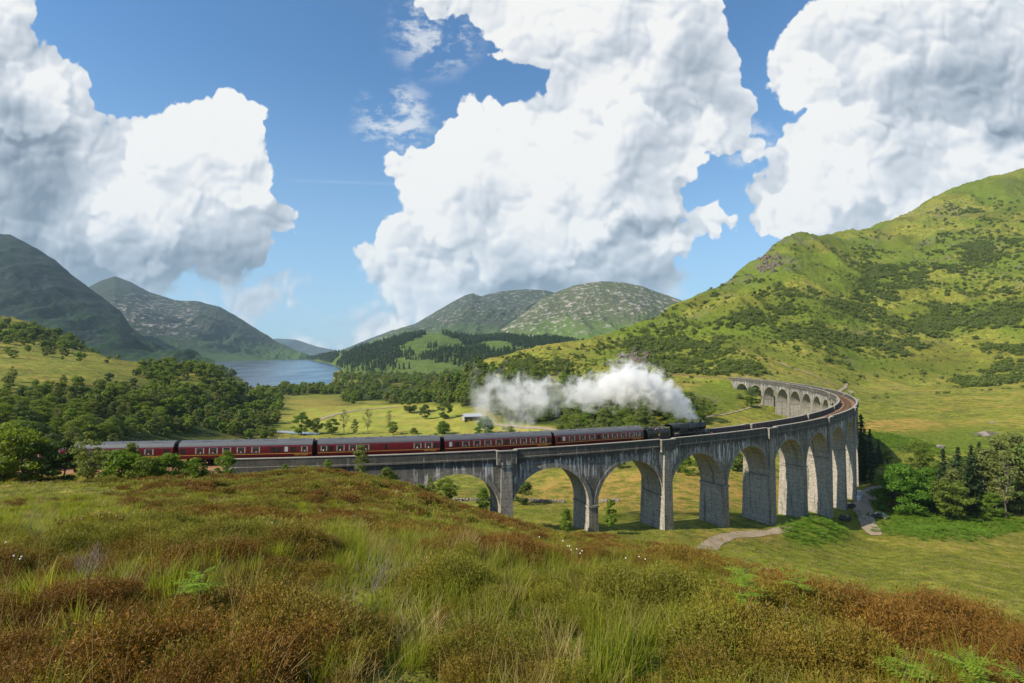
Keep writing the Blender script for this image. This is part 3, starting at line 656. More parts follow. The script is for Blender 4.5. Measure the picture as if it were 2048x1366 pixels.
        if k in KING:                   # wide pilaster rising to a refuge
            pz = max(g0, zs-40)
            for side in (1, -1):
                P = LB()
                n = 8
                for i in range(n):
                    z1 = float(ztop(s))-2.9; z0 = pz; t0, t1 = i/n, (i+1)/n; za, zb = z1+(z0-z1)*t0, z1+(z0-z1)*t1
                    e = lambda t: .36+.4*t
                    wv = lambda t: .92+.3*t
                    o1a, o1b = side*(HW+e(t0)), side*(HW+e(t1)); oi = side*(HW-.05)
                    Q = [([(s-wv(t1), o1b, zb), (s+wv(t1), o1b, zb), (s+wv(t0), o1a, za), (s-wv(t0), o1a, za)], 's', .45),
                         ([(s-wv(t1), oi, zb), (s-wv(t1), o1b, zb), (s-wv(t0), o1a, za), (s-wv(t0), oi, za)], 'o', .3),
                         ([(s+wv(t1), o1b, zb), (s+wv(t1), oi, zb), (s+wv(t0), oi, za), (s+wv(t0), o1a, za)], 'o', .3)]
                    for a_, b_, c_ in Q: P.quad(a_ if side == 1 else a_[::-1], b_, c_)
                a_, b_ = sorted((side*(HW+.55), side*(HW-.05)))
                P.box(s-1.15, s+1.15, a_, b_, lambda q_: float(ztop(q_))-3.0, lambda q_: float(ztop(q_))-2.55, .5, 1)
                P.box(s-1.75, s+1.75, *sorted((side*(HW-.06), side*(HW+.62))), lambda q_: float(ztop(q_))-2.55, lambda q_: float(ztop(q_))-1.4, .9, 1)
                P.box(s-1.75, s+1.75, *sorted((side*(HW+.27), side*(HW+.60))), lambda q_: float(ztop(q_))-1.4, lambda q_: float(ztop(q_))-.22, .9, 1)
                for e_ in (-1.75, 1.42):
                    P.box(s+e_, s+e_+.33, *sorted((side*(HW-.40), side*(HW+.27))), lambda q_: float(ztop(q_))-1.4, lambda q_: float(ztop(q_))-.22, .9, 1)
                pl = P.build('pilaster', M_CON, root)
                Cp = LB()
                Cp.box(s-1.85, s+1.85, *sorted((side*(HW+.20), side*(HW+.70))), lambda q_: float(ztop(q_))-.22, lambda q_: float(ztop(q_))-.06, 1., 1)
                for e_ in (-1.85, 1.42):
                    Cp.box(s+e_, s+e_+.43, *sorted((side*(HW-.42), side*(HW+.20))), lambda q_: float(ztop(q_))-.22, lambda q_: float(ztop(q_))-.06, 1., 1)
                Cp.build('refuge_coping', M_COPE, pl)
    # abutments
    B = LB()
    B.box(-7.5, S0-SP-.001, -HW+.12, HW-.12, -34., lambda q_: float(ztop(q_))-1.58, 1.)
    B.box(-7.5, 2.2, HW-.02, HW+.35, -30., lambda q_: float(ztop(q_))-1.3, 1.)
    B.build('abutment', M_CON, root)
    B = LB()
    B.box(S0+20*SP+.001, S0+20*SP+7, -HW+.12, HW-.12, -34., lambda q_: float(ztop(q_))-1.58, 1.)
    B.build('abutment', M_CON, root)
    # parapets in lengths between the refuges
    kk = sorted(KING-{-1}); ends = [(-7.5, sst[0]-1.75)]+[(sst[a]+1.75, sst[b]-1.75) for a, b in zip(kk[:-1], kk[1:])]
    ends[-1] = (ends[-1][0], S0+20*SP+7) if ends[-1][1] > sst[20]-3 else ends[-1]
    for a, b in ends:
        for side in (1, -1):
            P = LB(); lo = side*(HW-.40); hi = side*HW
            P.box(a, b, *sorted((lo, hi)), lambda q_: float(ztop(q_))-1.55, lambda q_: float(ztop(q_))-.12, 1.)
            P.box(a, b, *sorted((side*HW+side*.001, side*(HW+.16))), lambda q_: float(ztop(q_))-1.62, lambda q_: float(ztop(q_))-1.34, .7)
            p = P.build('parapet', M_CON, root)
            P = LB(); P.box(a-.02, b+.02, *sorted((side*(HW-.46), side*(HW+.08))), lambda q_: float(ztop(q_))-.12, lambda q_: float(ztop(q_)), 1.)
            P.build('coping', M_COPE, p)
    P = LB(); P.box(-7.5, S0+20*SP+7, -HW+.40, HW-.40, lambda q_: float(ztop(q_))-1.75, lambda q_: float(ztop(q_))-1.60, .8)
    P.build('deck', M_CON, root)
    return root
build_viaduct()

# ------------------------------------------------------------------ the track
def build_track():
    root = empty('railway_track', (0, 0, 0), 0, 'single railway track on brown ballast running over the viaduct and along the hillside', 'railway track')
    mb = pmat('rusty_ballast', (.27, .145, .085), .95, .1, var=.5, scale=2.)
    B = LB(); a, b = -150., 470.+70.
    zz = lambda d: (lambda q_: float(ztop(q_))-RAILD-d)
    ss = np.arange(a, b, 2.5)
    for p, q in zip(ss[:-1], ss[1:]):
        on = -8 < (p+q)/2 < S0+20*SP+6.5
        w0 = 2.5 if on else 3.0
        for o0, o1, d0, d1 in ((-w0, -1.5, .34 if on else .75, .16), (-1.5, 1.5, .16, .16), (1.5, w0, .16, .34 if on else .75)):
            B.quad([(p, o0, zz(d0)(p)), (p, o1, zz(d1)(p)), (q, o1, zz(d1)(q)), (q, o0, zz(d0)(q))][::-1], 's', 1.)
    B.build('ballast', mb, root)
    mr_ = pmat('rail_steel', (.16, .09, .06), .45, .5, .6)
    for o in (-.75, .72):
        B = LB(); B.box(a, b, o-.035+.015, o+.035+.015, zz(.15), zz(0.), 1.); B.build('rail', mr_, root)
    B = LB()
    for s in np.arange(-60, 430, .75): B.box(s, s+.26, -1.25, 1.25, zz(.22), zz(.125), 1., 1)
    tag(B.build('sleepers', pmat('sleeper_timber', (.10, .065, .045), .9, .1), root))
build_track()

# ------------------------------------------------------------------ solid modelling for the train and other objects
class MB:
    def __init__(s): s.V = []; s.F = []
    def raw(s, V, Fc): k = len(s.V); s.V += [tuple(v) for v in V]; s.F += [tuple(i+k for i in f) for f in Fc]; return s
    def box(s, x0, x1, y0, y1, z0, z1, bv=0.):
        if bv <= 0 or min(x1-x0, y1-y0, z1-z0) < 2.2*bv:
            V = [(x, y, z) for z in (z0, z1) for y in (y0, y1) for x in (x0, x1)]
            return s.raw(V, [(0, 2, 3, 1), (4, 5, 7, 6), (0, 1, 5, 4), (2, 6, 7, 3), (0, 4, 6, 2), (1, 3, 7, 5)])
        pts = [(x0+bv, y0), (x1-bv, y0), (x1, y0+bv), (x1, y1-bv), (x1-bv, y1), (x0+bv, y1), (x0, y1-bv), (x0, y0+bv)]
        ins = [(x0+2*bv, y0+bv), (x1-2*bv, y0+bv), (x1-bv, y0+2*bv), (x1-bv, y1-2*bv), (x1-2*bv, y1-bv), (x0+2*bv, y1-bv), (x0+bv, y1-2*bv), (x0+bv, y0+2*bv)]
        V = [(*p, z0) for p in ins]+[(*p, z0+bv) for p in pts]+[(*p, z1-bv) for p in pts]+[(*p, z1) for p in ins]
        Fc = [tuple(range(7, -1, -1)), tuple(range(24, 32))]
        for l in range(3):
            for i in range(8): j = (i+1) % 8; Fc.append((l*8+i, l*8+j, l*8+8+j, l*8+8+i))
        return s.raw(V, Fc)
    def cyl(s, p0, p1, r0, r1=None, n=16, cap=True, half=False):
        r1 = r0 if r1 is None else r1; p0, p1 = Vector(p0), Vector(p1); d = (p1-p0).normalized()
        u = d.orthogonal().normalized(); v = d.cross(u); V = []
        for p, r in ((p0, r0), (p1, r1)):
            for i in range(n): a = 2*math.pi*i/n; V.append(p+(u*math.cos(a)+v*math.sin(a))*r)
        Fc = [(i, (i+1) % n, n+(i+1) % n, n+i) for i in range(n)]
        if cap: Fc += [tuple(range(n-1, -1, -1)), tuple(range(n, 2*n))]
        return s.raw(V, Fc)
    def tube(s, pts, rad, n=6):
        pts = [Vector(p) for p in pts]; rings = []
        for i, p in enumerate(pts):
            d = (pts[min(i+1, len(pts)-1)]-pts[max(i-1, 0)]).normalized(); u = d.orthogonal().normalized() if i == 0 else (u-d*u.dot(d)).normalized(); v = d.cross(u)
            r = rad[i] if isinstance(rad, (list, tuple)) else rad
            rings.append([p+(u*math.cos(2*math.pi*j/n)+v*math.sin(2*math.pi*j/n))*r for j in range(n)])
        V = [q for r_ in rings for q in r_]
        Fc = [(i*n+j, i*n+(j+1) % n, (i+1)*n+(j+1) % n, (i+1)*n+j) for i in range(len(pts)-1) for j in range(n)]
        Fc += [tuple(range(n-1, -1, -1)), tuple(range((len(pts)-1)*n, len(pts)*n))]
        return s.raw(V, Fc)
    def loft(s, secs, cap=True, closed=True):   # list of rings of equal length
        n = len(secs[0]); V = [p for r_ in secs for p in r_]
        m = n if closed else n-1
        Fc = [(i*n+j, i*n+(j+1) % n, (i+1)*n+(j+1) % n, (i+1)*n+j) for i in range(len(secs)-1) for j in range(m)]
        if cap: Fc += [tuple(range(n-1, -1, -1)), tuple(range((len(secs)-1)*n, len(secs)*n))]
        return s.raw(V, Fc)
    def sphere(s, c, r, n=10, m=6, sz=1.):
        V = [(c[0], c[1], c[2]-r*sz)]; 
        for i in range(1, m):
            a = -math.pi/2+math.pi*i/m
            V += [(c[0]+r*math.cos(a)*math.cos(2*math.pi*j/n), c[1]+r*math.cos(a)*math.sin(2*math.pi*j/n), c[2]+r*sz*math.sin(a)) for j in range(n)]
        V.append((c[0], c[1], c[2]+r*sz)); Fc = [(0, 1+(j+1) % n, 1+j) for j in range(n)]
        for i in range(m-2): Fc += [(1+i*n+j, 1+i*n+(j+1) % n, 1+(i+1)*n+(j+1) % n, 1+(i+1)*n+j) for j in range(n)]
        L = len(V)-1; Fc += [(L, 1+(m-2)*n+j, 1+(m-2)*n+(j+1) % n) for j in range(n)]
        return s.raw(V, Fc)
    def build(s, name, mat, parent=None, smooth=False): return mesh_obj(name, s.V, s.F, mat, parent, smooth)
def text_mesh(txt, size, name, mat, parent, loc, rot, depth=.004):
    cu = bpy.data.curves.new(name, 'FONT'); cu.body = txt; cu.size = size; cu.extrude = depth; cu.align_x = 'CENTER'; cu.align_y = 'CENTER'
    t = bpy.data.objects.new('tmp', cu); COL.objects.link(t); bpy.context.view_layer.update()
    me = bpy.data.meshes.new_from_object(t.evaluated_get(bpy.context.evaluated_depsgraph_get()))
    bpy.data.objects.remove(t); me.materials.clear(); me.materials.append(mat)
    o = bpy.data.objects.new(name, me); COL.objects.link(o); o.parent = parent; o.location = loc; o.rotation_euler = rot; return o
M_MAROON = pmat('maroon_paint', (.105, .010, .014), .30, .5, var=.30, scale=.7)
M_ROOF = pmat('grey_coach_roof', (.085, .092, .105), .55, .4, var=.25, scale=.9)
M_BLACK = pmat('black_underframe', (.012, .012, .012), .6, .3, var=.4)
M_GOLD = pmat('gold_lining', (.62, .36, .06), .5, .4)
M_STEP = pmat('yellow_step_edge', (.42, .30, .08), .6, .3)
M_FRAME = pmat('window_frame_metal', (.20, .18, .17), .4, .5)
M_CURT = pmat('cream_curtain', (.34, .32, .28), .9, .1)
M_SHADE = pmat('lamp_shade_cloth', (.75, .68, .50), .8, .1)
M_DARK = pmat('dark_interior', (.016, .015, .014), .8, .2)
M_BLUE = pmat('blue_dampers', (.02, .10, .40), .5, .4)
def glass():
    m, N, b = newmat('window_glass', .06, .6); b.inputs['Base Color'].default_value = (.02, .026, .026, 1); return m
M_GLASS = glass()
M_PALE = pmat('frosted_glass', (.38, .42, .42), .3, .5)

# coach: x from 0 (rear) to 19.66, y negative on the near side, z = 0 at rail head
SECT = [(-1.28, 1.02), (-1.36, 1.30), (-1.40, 1.75), (-1.39, 2.2), (-1.345, 2.78), (-1.28, 3.02)]
ROOF = [(-1.30, 3.00), (-1.18, 3.25), (-.95, 3.47), (-.6, 3.66), (-.25, 3.76), (0, 3.785)]
def ysurf(z): return float(np.interp(z, [p[1] for p in SECT], [-p[0] for p in SECT]))
CL = 19.66
def coach(layout, fr, label, text='WEST COAST', textx=.93, dining=False):
    root = empty('railway_coach', label=label, cat='railway coach', group='maroon coaches of the steam train')
    b = MB(); ring = [(y, z) for y, z in SECT]+[(-y, z) for y, z in SECT[::-1]]
    b.loft([[(x, y, z) for y, z in ring] for x in (0, CL)]); b.build('body', M_MAROON, root)
    r = MB(); rr = ROOF+[(-y, z) for y, z in ROOF[-2::-1]]
    ins = [(y*.96, z-.03) for y, z in rr]
    r.loft([[(x, y, z) for y, z in rr]+[(x, rr[-1][0]*.9, 2.99), (x, rr[0][0]*.9, 2.99)] for x in (-.02, CL+.02)])
    for s in np.linspace(1.6, CL-1.6, 9): r.cyl((s, 0, 3.74), (s, 0, 3.90), .13, .11, 8)
    for s in (3.1, 7.3, 12.2, 16.4): r.box(s, s+1.6, -.62, -.52, 3.66, 3.72)
    r.build('roof', M_ROOF, root, smooth=False)
    l = MB()
    for z, h in ((1.66, .055),):
        l.box(.05, CL-.05, -ysurf(z)-.012, -ysurf(z)+.02, z-h/2, z+h/2); l.box(.05, CL-.05, ysurf(z)-.02, ysurf(z)+.012, z-h/2, z+h/2)
    l.build('lining_band', M_GOLD, root)
    for x0, x1 in ((-.36, -.03), (CL+.03, CL+.36)):
        g = MB(); g.box(x0, x1, -.62, .62, 1.05, 3.45, .04)
        xb = x0 if x0 < 0 else x1
        g.build('gangway', M_BLACK, root)
        for yy in (-.87, .87): g = MB(); g.cyl((-.50 if x0 < 0 else CL, yy, .98), (0 if x0 < 0 else CL+.50, yy, .98), .09, .09, 8); g.build('buffer', M_BLACK, root)
    u = MB(); u.box(.1, CL-.1, -1.22, 1.22, .86, 1.05)
    u.box(6.3, 9.4, -1.1, 1.1, .35, .86, .03); u.box(10.2, 12.6, -1.15, -.3, .42, .86, .03); u.box(10.4, 13.0, .3, 1.1, .42, .86, .03)
    for yy in (-1.0, 1.0): u.tube([(4.6, yy, .9), (6.6, yy, .42), (13, yy, .42), (15, yy, .9)], .04, 5)
    u.build('underframe', M_BLACK, root)
    for f in (.035, .965, .115, .885) if not dining else (.04, .12, .60, .96):
        st = MB(); st.box(CL*f-.55, CL*f+.55, -1.50, -1.26, .96, 1.02); st.build('footstep', M_STEP, root)
    for cx in (2.75, CL-2.75):
        bg = MB()
        for yy in (-1, 1):
            bg.box(cx-1.8, cx+1.8, yy*1.02-.06, yy*1.02+.06, .45, .72, .02)
            for dx in (-1.22, 1.22): bg.box(cx+dx-.16, cx+dx+.16, yy*1.06-.10, yy*1.06+.10, .34, .62, .02)
        bg.box(cx-.4, cx+.4, -1., 1., .5, .86)
        bo = bg.build('bogie', M_BLACK, root)
        for dx in (-1.3, 1.3):
            w = MB()
            for yy in (-.75, .75): w.cyl((cx+dx, yy-.07, .457), (cx+dx, yy+.07, .457), .457, .457, 18)
            w.cyl((cx+dx, -1.1, .457), (cx+dx, 1.1, .457), .08, .08, 8)
            w.build('wheel', M_BLACK, bo)
        for dx in (-1.3, 1.3): d = MB(); d.cyl((cx+dx, -1.14, .46), (cx+dx, -1.20, .46), .10, .10, 10); d.build('axlebox_cover', M_STEP, bo)
        d = MB(); d.tube([(cx-.2, -1.16, .30), (cx-.2, -1.16, .85)], .06, 6); d.build('damper', M_BLUE, bo)
    for f, kind in zip(fr, layout):
        w, z0, z1 = {'s': (.58, 1.98, 2.62), 'w': (1.22, 1.90, 2.74), 'm': (.95, 1.95, 2.72), 'd': (.72, 1.36, 2.86), 'n': (.28, 1.98, 2.66)}[kind]
        for sd in (-1, 1):
            x = CL*f; zm = (z0+z1)/2; y0, y1 = ysurf(z0), ysurf(z1)
            def slab(xa, xb, za, zb, out, th=.02):
                ya, yb = ysurf(za)+out, ysurf(zb)+out
                V = [(xa, sd*ya, za), (xb, sd*ya, za), (xb, sd*yb, zb), (xa, sd*yb, zb), (xa, sd*(ya-th), za), (xb, sd*(ya-th), za), (xb, sd*(yb-th), zb), (xa, sd*(yb-th), zb)]
                Fc = [(0, 1, 2, 3), (7, 6, 5, 4), (0, 4, 5, 1), (3, 2, 6, 7), (1, 5, 6, 2), (0, 3, 7, 4)]
                return V, (Fc if sd == -1 else [q[::-1] for q in Fc])
            fr_ = MB(); e = .045
            if kind == 'd':
                fr_.raw(*slab(x-w/2-.02, x-w/2, 1.12, z1, .012)); fr_.raw(*slab(x+w/2, x+w/2+.02, 1.12, z1, .012))
                fm = fr_.build('door', M_BLACK, root); z0, z1, w = 1.98, 2.74, .50
                fr_ = MB(); fr_.raw(*slab(x-w/2, x+w/2, z0, z1, .012)); fr_.build('pane', M_PALE, fm)
                continue
            for q in ((x-w/2-e, x-w/2, z0-e, z1+e), (x+w/2, x+w/2+e, z0-e, z1+e), (x-w/2, x+w/2, z0-e, z0), (x-w/2, x+w/2, z1, z1+e)):
                fr_.raw(*slab(*q, .022, .03))
            if kind in 'w': fr_.raw(*slab(x-w/2, x+w/2, z1-.24, z1-.21, .020))
            wo = fr_.build('window', M_FRAME if kind in 'wm' else M_DARK, root)
            p = MB(); p.raw(*slab(x-w/2, x+w/2, z0, z1, .008)); p.build('pane', M_GLASS if kind != 's' or f > .5 else M_DARK, wo)
            if kind in 'wm':
                for xa, xb in ((x-w/2+.01, x-w/2+.13), (x+w/2-.13, x+w/2-.01)): c = MB(); c.raw(*slab(xa, xb, z0+.02, z1-.02, .013, .004)); c.build('curtain', M_CURT, wo)
                c = MB(); c.raw(*slab(x-.08+.1*math.sin(f*90), x+.10+.1*math.sin(f*90), z0+.02, z0+.24, .013, .004)); c.build('table_lamp', M_SHADE if dining else M_CURT, wo)
    text_mesh(text, .34, 'lettering', M_GOLD, root, (CL*textx-.1, -ysurf(1.44)-.012, 1.44), (R(90), 0, 0))
    n = MB()
    return root
W = 'w'
LAY = [
 (('s', 'm', W, W, W, W, W, W, W, 's'), (.04, .10, .19, .29, .39, .49, .61, .72, .83, .955)),
 (('s', W, W, W, W, W, 's', 's', 'd', 's', 'm'), (.03, .155, .254, .352, .459, .568, .70, .745, .80, .853, .94)),
 (('m', 's', W, W, W, 'n', W, W, 's'), (.05, .105, .18, .278, .378, .547, .808, .903, .969)),
 (('d', 's', W, W, W, W, 's', W, W, W, W, 's'), (.05, .108, .185, .286, .386, .49, .558, .626, .722, .818, .914, .977)),
 (('s', 'd', W, W, W, 's', W, W, W, W, 'm', 's'), (.035, .086, .173, .286, .395, .469, .547, .654, .756, .854, .932, .979))]
LBL = ['maroon coach at the tail of the train, partly hidden by trees', 'maroon coach with a long row of plain windows, second from the tail of the train',
       'maroon restaurant coach with a long windowless panel, middle of the train', 'maroon coach with eight wide curtained windows, second behind the tender', 'maroon coach coupled directly behind the black tender']
ZR = lambda s: float(ztop(s))-RAILD
def put_on_line(root, s0, L, b0, b1):   # stand a rigid vehicle on two pivot stations
    a = s0+b0; b = s0+b1
    (xa, ya), (xb, yb) = line(a), line(b); za, zb = ZR(a), ZR(b)
    d = Vector((float(xb-xa), float(yb-ya), zb-za)); yaw = math.atan2(d.y, d.x); pit = -math.atan2(d.z, math.hypot(d.x, d.y))
    Mx = Matrix.Rotation(yaw, 4, 'Z') @ Matrix.Rotation(pit, 4, 'Y')
    o = Vector((float(xa), float(ya), za))-(Mx @ Vector((b0, 0, 0)))
    root.matrix_world = Matrix.Translation(o) @ Mx
for i in range(5):
    c = coach(*LAY[i], LBL[i], dining=(i == 2), textx=.92)
    put_on_line(c, -15.98+(i-1)*20.4+.37, CL, 2.75, CL-2.75)

# ------------------------------------------------------------------ steam locomotive and tender (x forward)
M_LOCO = pmat('oily_black_paint', (.014, .016, .015), .30, .5, var=.3, scale=1.5)
M_BOIL = pmat('worn_boiler_paint', (.030, .036, .035), .36, .5, var=.35, scale=2.)
M_COAL = pmat('coal', (.018, .018, .022), .5, .5, var=.5, scale=4.)
M_RED = pmat('red_buffer_beam', (.35, .02, .015), .5, .4)
M_LINE = pmat('grey_lining', (.20, .20, .18), .6, .3)
def wheel(x, r, parent, name, sp=12):
    for yy in (-.76, .76):
        w = MB(); n = 28; so_ = -1 if yy < 0 else 1
        V = []; 
        for rr, t in ((r, .07), (r*.88, .07), (r*.88, -.07), (r, -.07)):
            V += [(x+rr*math.cos(2*math.pi*j/n), yy+t, r+rr*math.sin(2*math.pi*j/n)) for j in range(n)]
        w.raw(V, [(k*n+j, k*n+(j+1) % n, ((k+1) % 4)*n+(j+1) % n, ((k+1) % 4)*n+j) for k in range(4) for j in range(n)])
        w.cyl((x, yy-.09, r), (x, yy+.09, r), r*.22, r*.22, 12)
        for j in range(sp):
            a = 2*math.pi*j/sp; w.tube([(x, yy, r), (x+r*.9*math.cos(a), yy, r+r*.9*math.sin(a))], .03, 4)
        w.build(name, M_LOCO, parent)
def build_loco():
    # tender
    T = empty('tender', label='black tender with a gold crest, heaped with coal behind the locomotive', cat='tender')
    b = MB(); prof = [(-1.30, 1.15), (-1.32, 2.35), (-1.25, 2.62), (-.98, 2.84), (-.90, 2.84), (.90, 2.84), (.98, 2.84), (1.25, 2.62), (1.32, 2.35), (1.30, 1.15)]
    b.loft([[(x, y, z) for y, z in prof] for x in (.35, 6.35)]); b.build('tank', M_LOCO, T)
    b = MB(); b.box(.30, 1.5, -1.1, 1.1, 2.84, 2.98, .03); b.cyl((.8, 0, 2.9), (.8, 0, 3.25), .3, .28, 12); b.box(1.55, 1.65, -1.15, 1.15, 2.84, 3.2); b.build('tank_top', M_LOCO, T)
    c = MB(); rr = random.Random(4)
    for i in range(90):
        x = rr.uniform(1.75, 6.2); y = rr.uniform(-.9, .9); r = rr.uniform(.12, .28)
        c.sphere((x, y, 2.78+.35*(1-abs(y))+rr.uniform(0, .12)), r, 6, 4, .8)
    c.build('coal', M_COAL, T)
    f = MB()
    for yy in (-1.0, 1.0): f.box(.1, 6.6, yy*.98-.03, yy*.98+.03, .62, 1.15)
    f.box(.05, 6.7, -1.25, 1.25, 1.03, 1.15); f.build('frame', M_BLACK, T)
    for x in (1.35, 3.3, 5.25): wheel(x, .65, T, 'wheel', 10)
    l = MB(); y = -1.325
    for q in ((.55, 6.15, 1.27, 1.30), (.55, 6.15, 2.27, 2.30)): l.box(q[0], q[1], y-.006, y+.03, q[2], q[3])
    for x in (.55, 6.12): l.box(x, x+.03, y-.006, y+.03, 1.27, 2.30)
    l.build('lining', M_LINE, T)
    # gold crest: a wheel with a lion standing over it
    cr = MB(); cx, cz, n = 3.35, 1.80, 20; yy = -1.338
    def disc(cx, cz, ro, ri, n=20):
        V = [(cx+r_*math.cos(2*math.pi*j/n), yy+t, cz+r_*math.sin(2*math.pi*j/n)) for t in (-.006, .02) for r_ in (ro, ri) for j in range(n)]
        Fc = []
        for j in range(n):
            k = (j+1) % n; Fc += [(j, k, n+k, n+j), (2*n+j, 3*n+j, 3*n+k, 2*n+k), (j, 2*n+j, 2*n+k, k)]
        cr.raw(V, Fc)
    disc(cx, cz-.05, .23, .17); disc(cx, cz-.05, .05, .001, 10)
    for j in range(6):
        a = math.pi*j/6; cr.tube([(cx-.2*math.cos(a), yy, cz-.05-.2*math.sin(a)), (cx+.2*math.cos(a), yy, cz-.05+.2*math.sin(a))], .012, 4)
    cr.box(cx-.36, cx+.36, yy-.008, yy+.02, cz-.10, cz+.0)
    lion = [(-.26, .16), (-.20, .22), (-.02, .22), (.06, .30), (.18, .30), (.22, .24), (.16, .20), (.14, .10), (.17, .02), (.10, .02), (.07, .10), (-.10, .10), (-.12, .02), (-.19, .02), (-.18, .12)]
    m_ = len(lion); V = [(cx+a, yy+t, cz+.06+c_) for t in (-.008, .02) for a, c_ in lion]
    cr.raw(V, [tuple(range(m_)), tuple(range(2*m_-1, m_-1, -1))]+[(i, m_+i, m_+(i+1) % m_, (i+1) % m_) for i in range(m_)])
    cr.build('crest', M_GOLD, T)
    s0 = -15.98+4*20.4+.35
    put_on_line(T, s0, 6.7, 1.35, 5.25)
    # locomotive
    L = empty('steam_locomotive', label='black steam locomotive with a tapered boiler at the head of the train on the viaduct', cat='steam locomotive')
    cz = 2.70
    b = MB(); b.loft([[(x, r*math.cos(2*math.pi*j/28), cz+dz+r*math.sin(2*math.pi*j/28)) for j in range(28)] for x, r, dz in ((4.9, .90, 0.), (5.2, .90, 0.), (8.9, .80, .02))])
    b.build('boiler', M_BOIL, L, smooth=True)
    b = MB(); b.loft([[(x, r*math.cos(2*math.pi*j/28), cz+.02+r*math.sin(2*math.pi*j/28)) for j in range(28)] for x, r in ((8.9, .84), (10.55, .84), (10.60, .80), (10.68, .62), (10.74, .3))]); sb = b.build('smokebox', M_LOCO, L)
    d = MB(); d.cyl((10.74, 0, cz+.02), (10.82, 0, cz+.02), .12, .06, 10); d.tube([(10.83, 0, cz+.02), (10.85, .22, cz-.1)], .02, 5); d.build('smokebox_door_handle', M_FRAME, sb)
    b = MB()
    for x in (5.2, 6.4, 7.6, 8.9): b.loft([[(xx, r*math.cos(2*math.pi*j/28), cz+.01+r*math.sin(2*math.pi*j/28)) for j in range(28)] for xx, r in ((x-.03, .915-.028*(x-5.2)), (x+.03, .915-.028*(x-5.2)))])
    b.build('boiler_band', M_LOCO, L)
    fp = [(-.62, 1.3), (-.80, 2.0), (-.92, 2.7), (-.90, 3.30), (-.74, 3.56), (-.40, 3.64), (.40, 3.64), (.74, 3.56), (.90, 3.30), (.92, 2.7), (.80, 2.0), (.62, 1.3)]
    b = MB(); b.loft([[(x, y*k, z*k2+(1-k2)*2.7) for y, z in fp] for x, k, k2 in ((2.3, .96, .96), (4.7, 1., .98), (4.9, .97, .95))]); b.build('firebox', M_BOIL, L)
    b = MB(); b.loft([[(9.75+r*math.cos(2*math.pi*j/16), r*math.sin(2*math.pi*j/16), z) for j in range(16)] for z, r in ((3.40, .34), (3.55, .25), (3.80, .23), (3.86, .28), (3.92, .28), (3.92, .18), (3.6, .16))], cap=False); b.build('chimney', M_LOCO, L, smooth=True)
    b = MB(); b.loft([[(7.2+r*1.3*math.cos(2*math.pi*j/16), r*math.sin(2*math.pi*j/16), z) for j in range(16)] for z, r in ((3.42, .42), (3.58, .34), (3.70, .28), (3.76, .15))]); b.loft([[(6.0+r*1.3*math.cos(2*math.pi*j/16), r*math.sin(2*math.pi*j/16), z) for j in range(16)] for z, r in ((3.45, .34), (3.62, .26), (3.68, .10))]); b.build('dome', M_BOIL, L, smooth=True)
    b = MB(); b.cyl((3.3, .25, 3.6), (3.3, .25, 3.85), .06, .05, 8); b.cyl((3.3, -.1, 3.6), (3.3, -.1, 3.85), .06, .05, 8); b.tube([(4.2, -.6, 3.5), (9.0, -.72, 3.15)], .03, 5); b.build('fittings', M_FRAME, L)
    # cab
    b = MB()
    for yy in (-1, 1):
        b.box(.35, 2.3, yy*1.31-.02, yy*1.31+.02, 1.25, 2.25)
        for x0, x1 in ((.45, .62), (1.22, 1.34), (1.98, 2.3)): b.box(x0, x1, yy*1.31-.02, yy*1.31+.02, 2.25, 2.92)
        b.box(.45, 2.3, yy*1.31-.02, yy*1.31+.02, 2.92, 3.05)
    b.box(2.26, 2.32, -1.30, 1.30, 1.25, 3.05); b.box(.5, 2.2, -1.2, 1.2, 1.25, 1.35)
    cab = b.build('cab', M_LOCO, L)
    rf = [(-1.36, 3.02), (-1.20, 3.24), (-.85, 3.48), (-.4, 3.62), (0, 3.66), (.4, 3.62), (.85, 3.48), (1.20, 3.24), (1.36, 3.02)]
    rf2 = [(y, z-.05) for y, z in rf[::-1]]
    b = MB(); b.loft([[(x, y, z) for y, z in rf+rf2] for x in (.15, 2.45)]); b.build('cab_roof', M_LOCO, cab)
    b = MB(); b.box(.55, 2.15, -1.341, -1.32, 1.33, 1.355); b.box(.55, 2.15, -1.341, -1.32, 2.14, 2.165); b.box(.55, .575, -1.341, -1.32, 1.33, 2.16); b.box(2.12, 2.15, -1.341, -1.32, 1.33, 2.16); b.build('cab_lining', M_LINE, cab)
    n = MB()                            # cab-side number: too small in the photograph to read, five worn numerals
    for i in range(5):
        x = .78+i*.25; n.tube([(x, -1.345, 1.70), (x, -1.345, 1.94)], .045, 4)
    n.build('cab_number', M_SHADE, cab)
    # running plate
    b = MB()
    for yy in (-1, 1):
        b.box(2.3, 10.9, min(yy*1.30, yy*.75), max(yy*1.30, yy*.75), 1.62, 1.68); b.box(2.3, 10.9, yy*1.30-.02, yy*1.30+.02, 1.50, 1.66)
    b.box(10.9, 11.7, -1.28, 1.28, 1.16, 1.22); b.raw([(10.9, -1.28, 1.62), (10.9, 1.28, 1.62), (11.15, 1.28, 1.22), (11.15, -1.28, 1.22)], [(0, 3, 2, 1)])
    b.build('running_plate', M_LOCO, L)
    b = MB()
    for yy in (-1, 1): b.box(.6, 11.6, yy*.62-.03, yy*.62+.03, .75, 1.55)
    b.box(3.0, 11.5, -.6, .6, .9, 1.5); b.build('frame', M_BLACK, L)
    b = MB(); b.box(11.62, 11.74, -1.25, 1.25, .85, 1.28); bb = b.build('buffer_beam', M_RED, L)
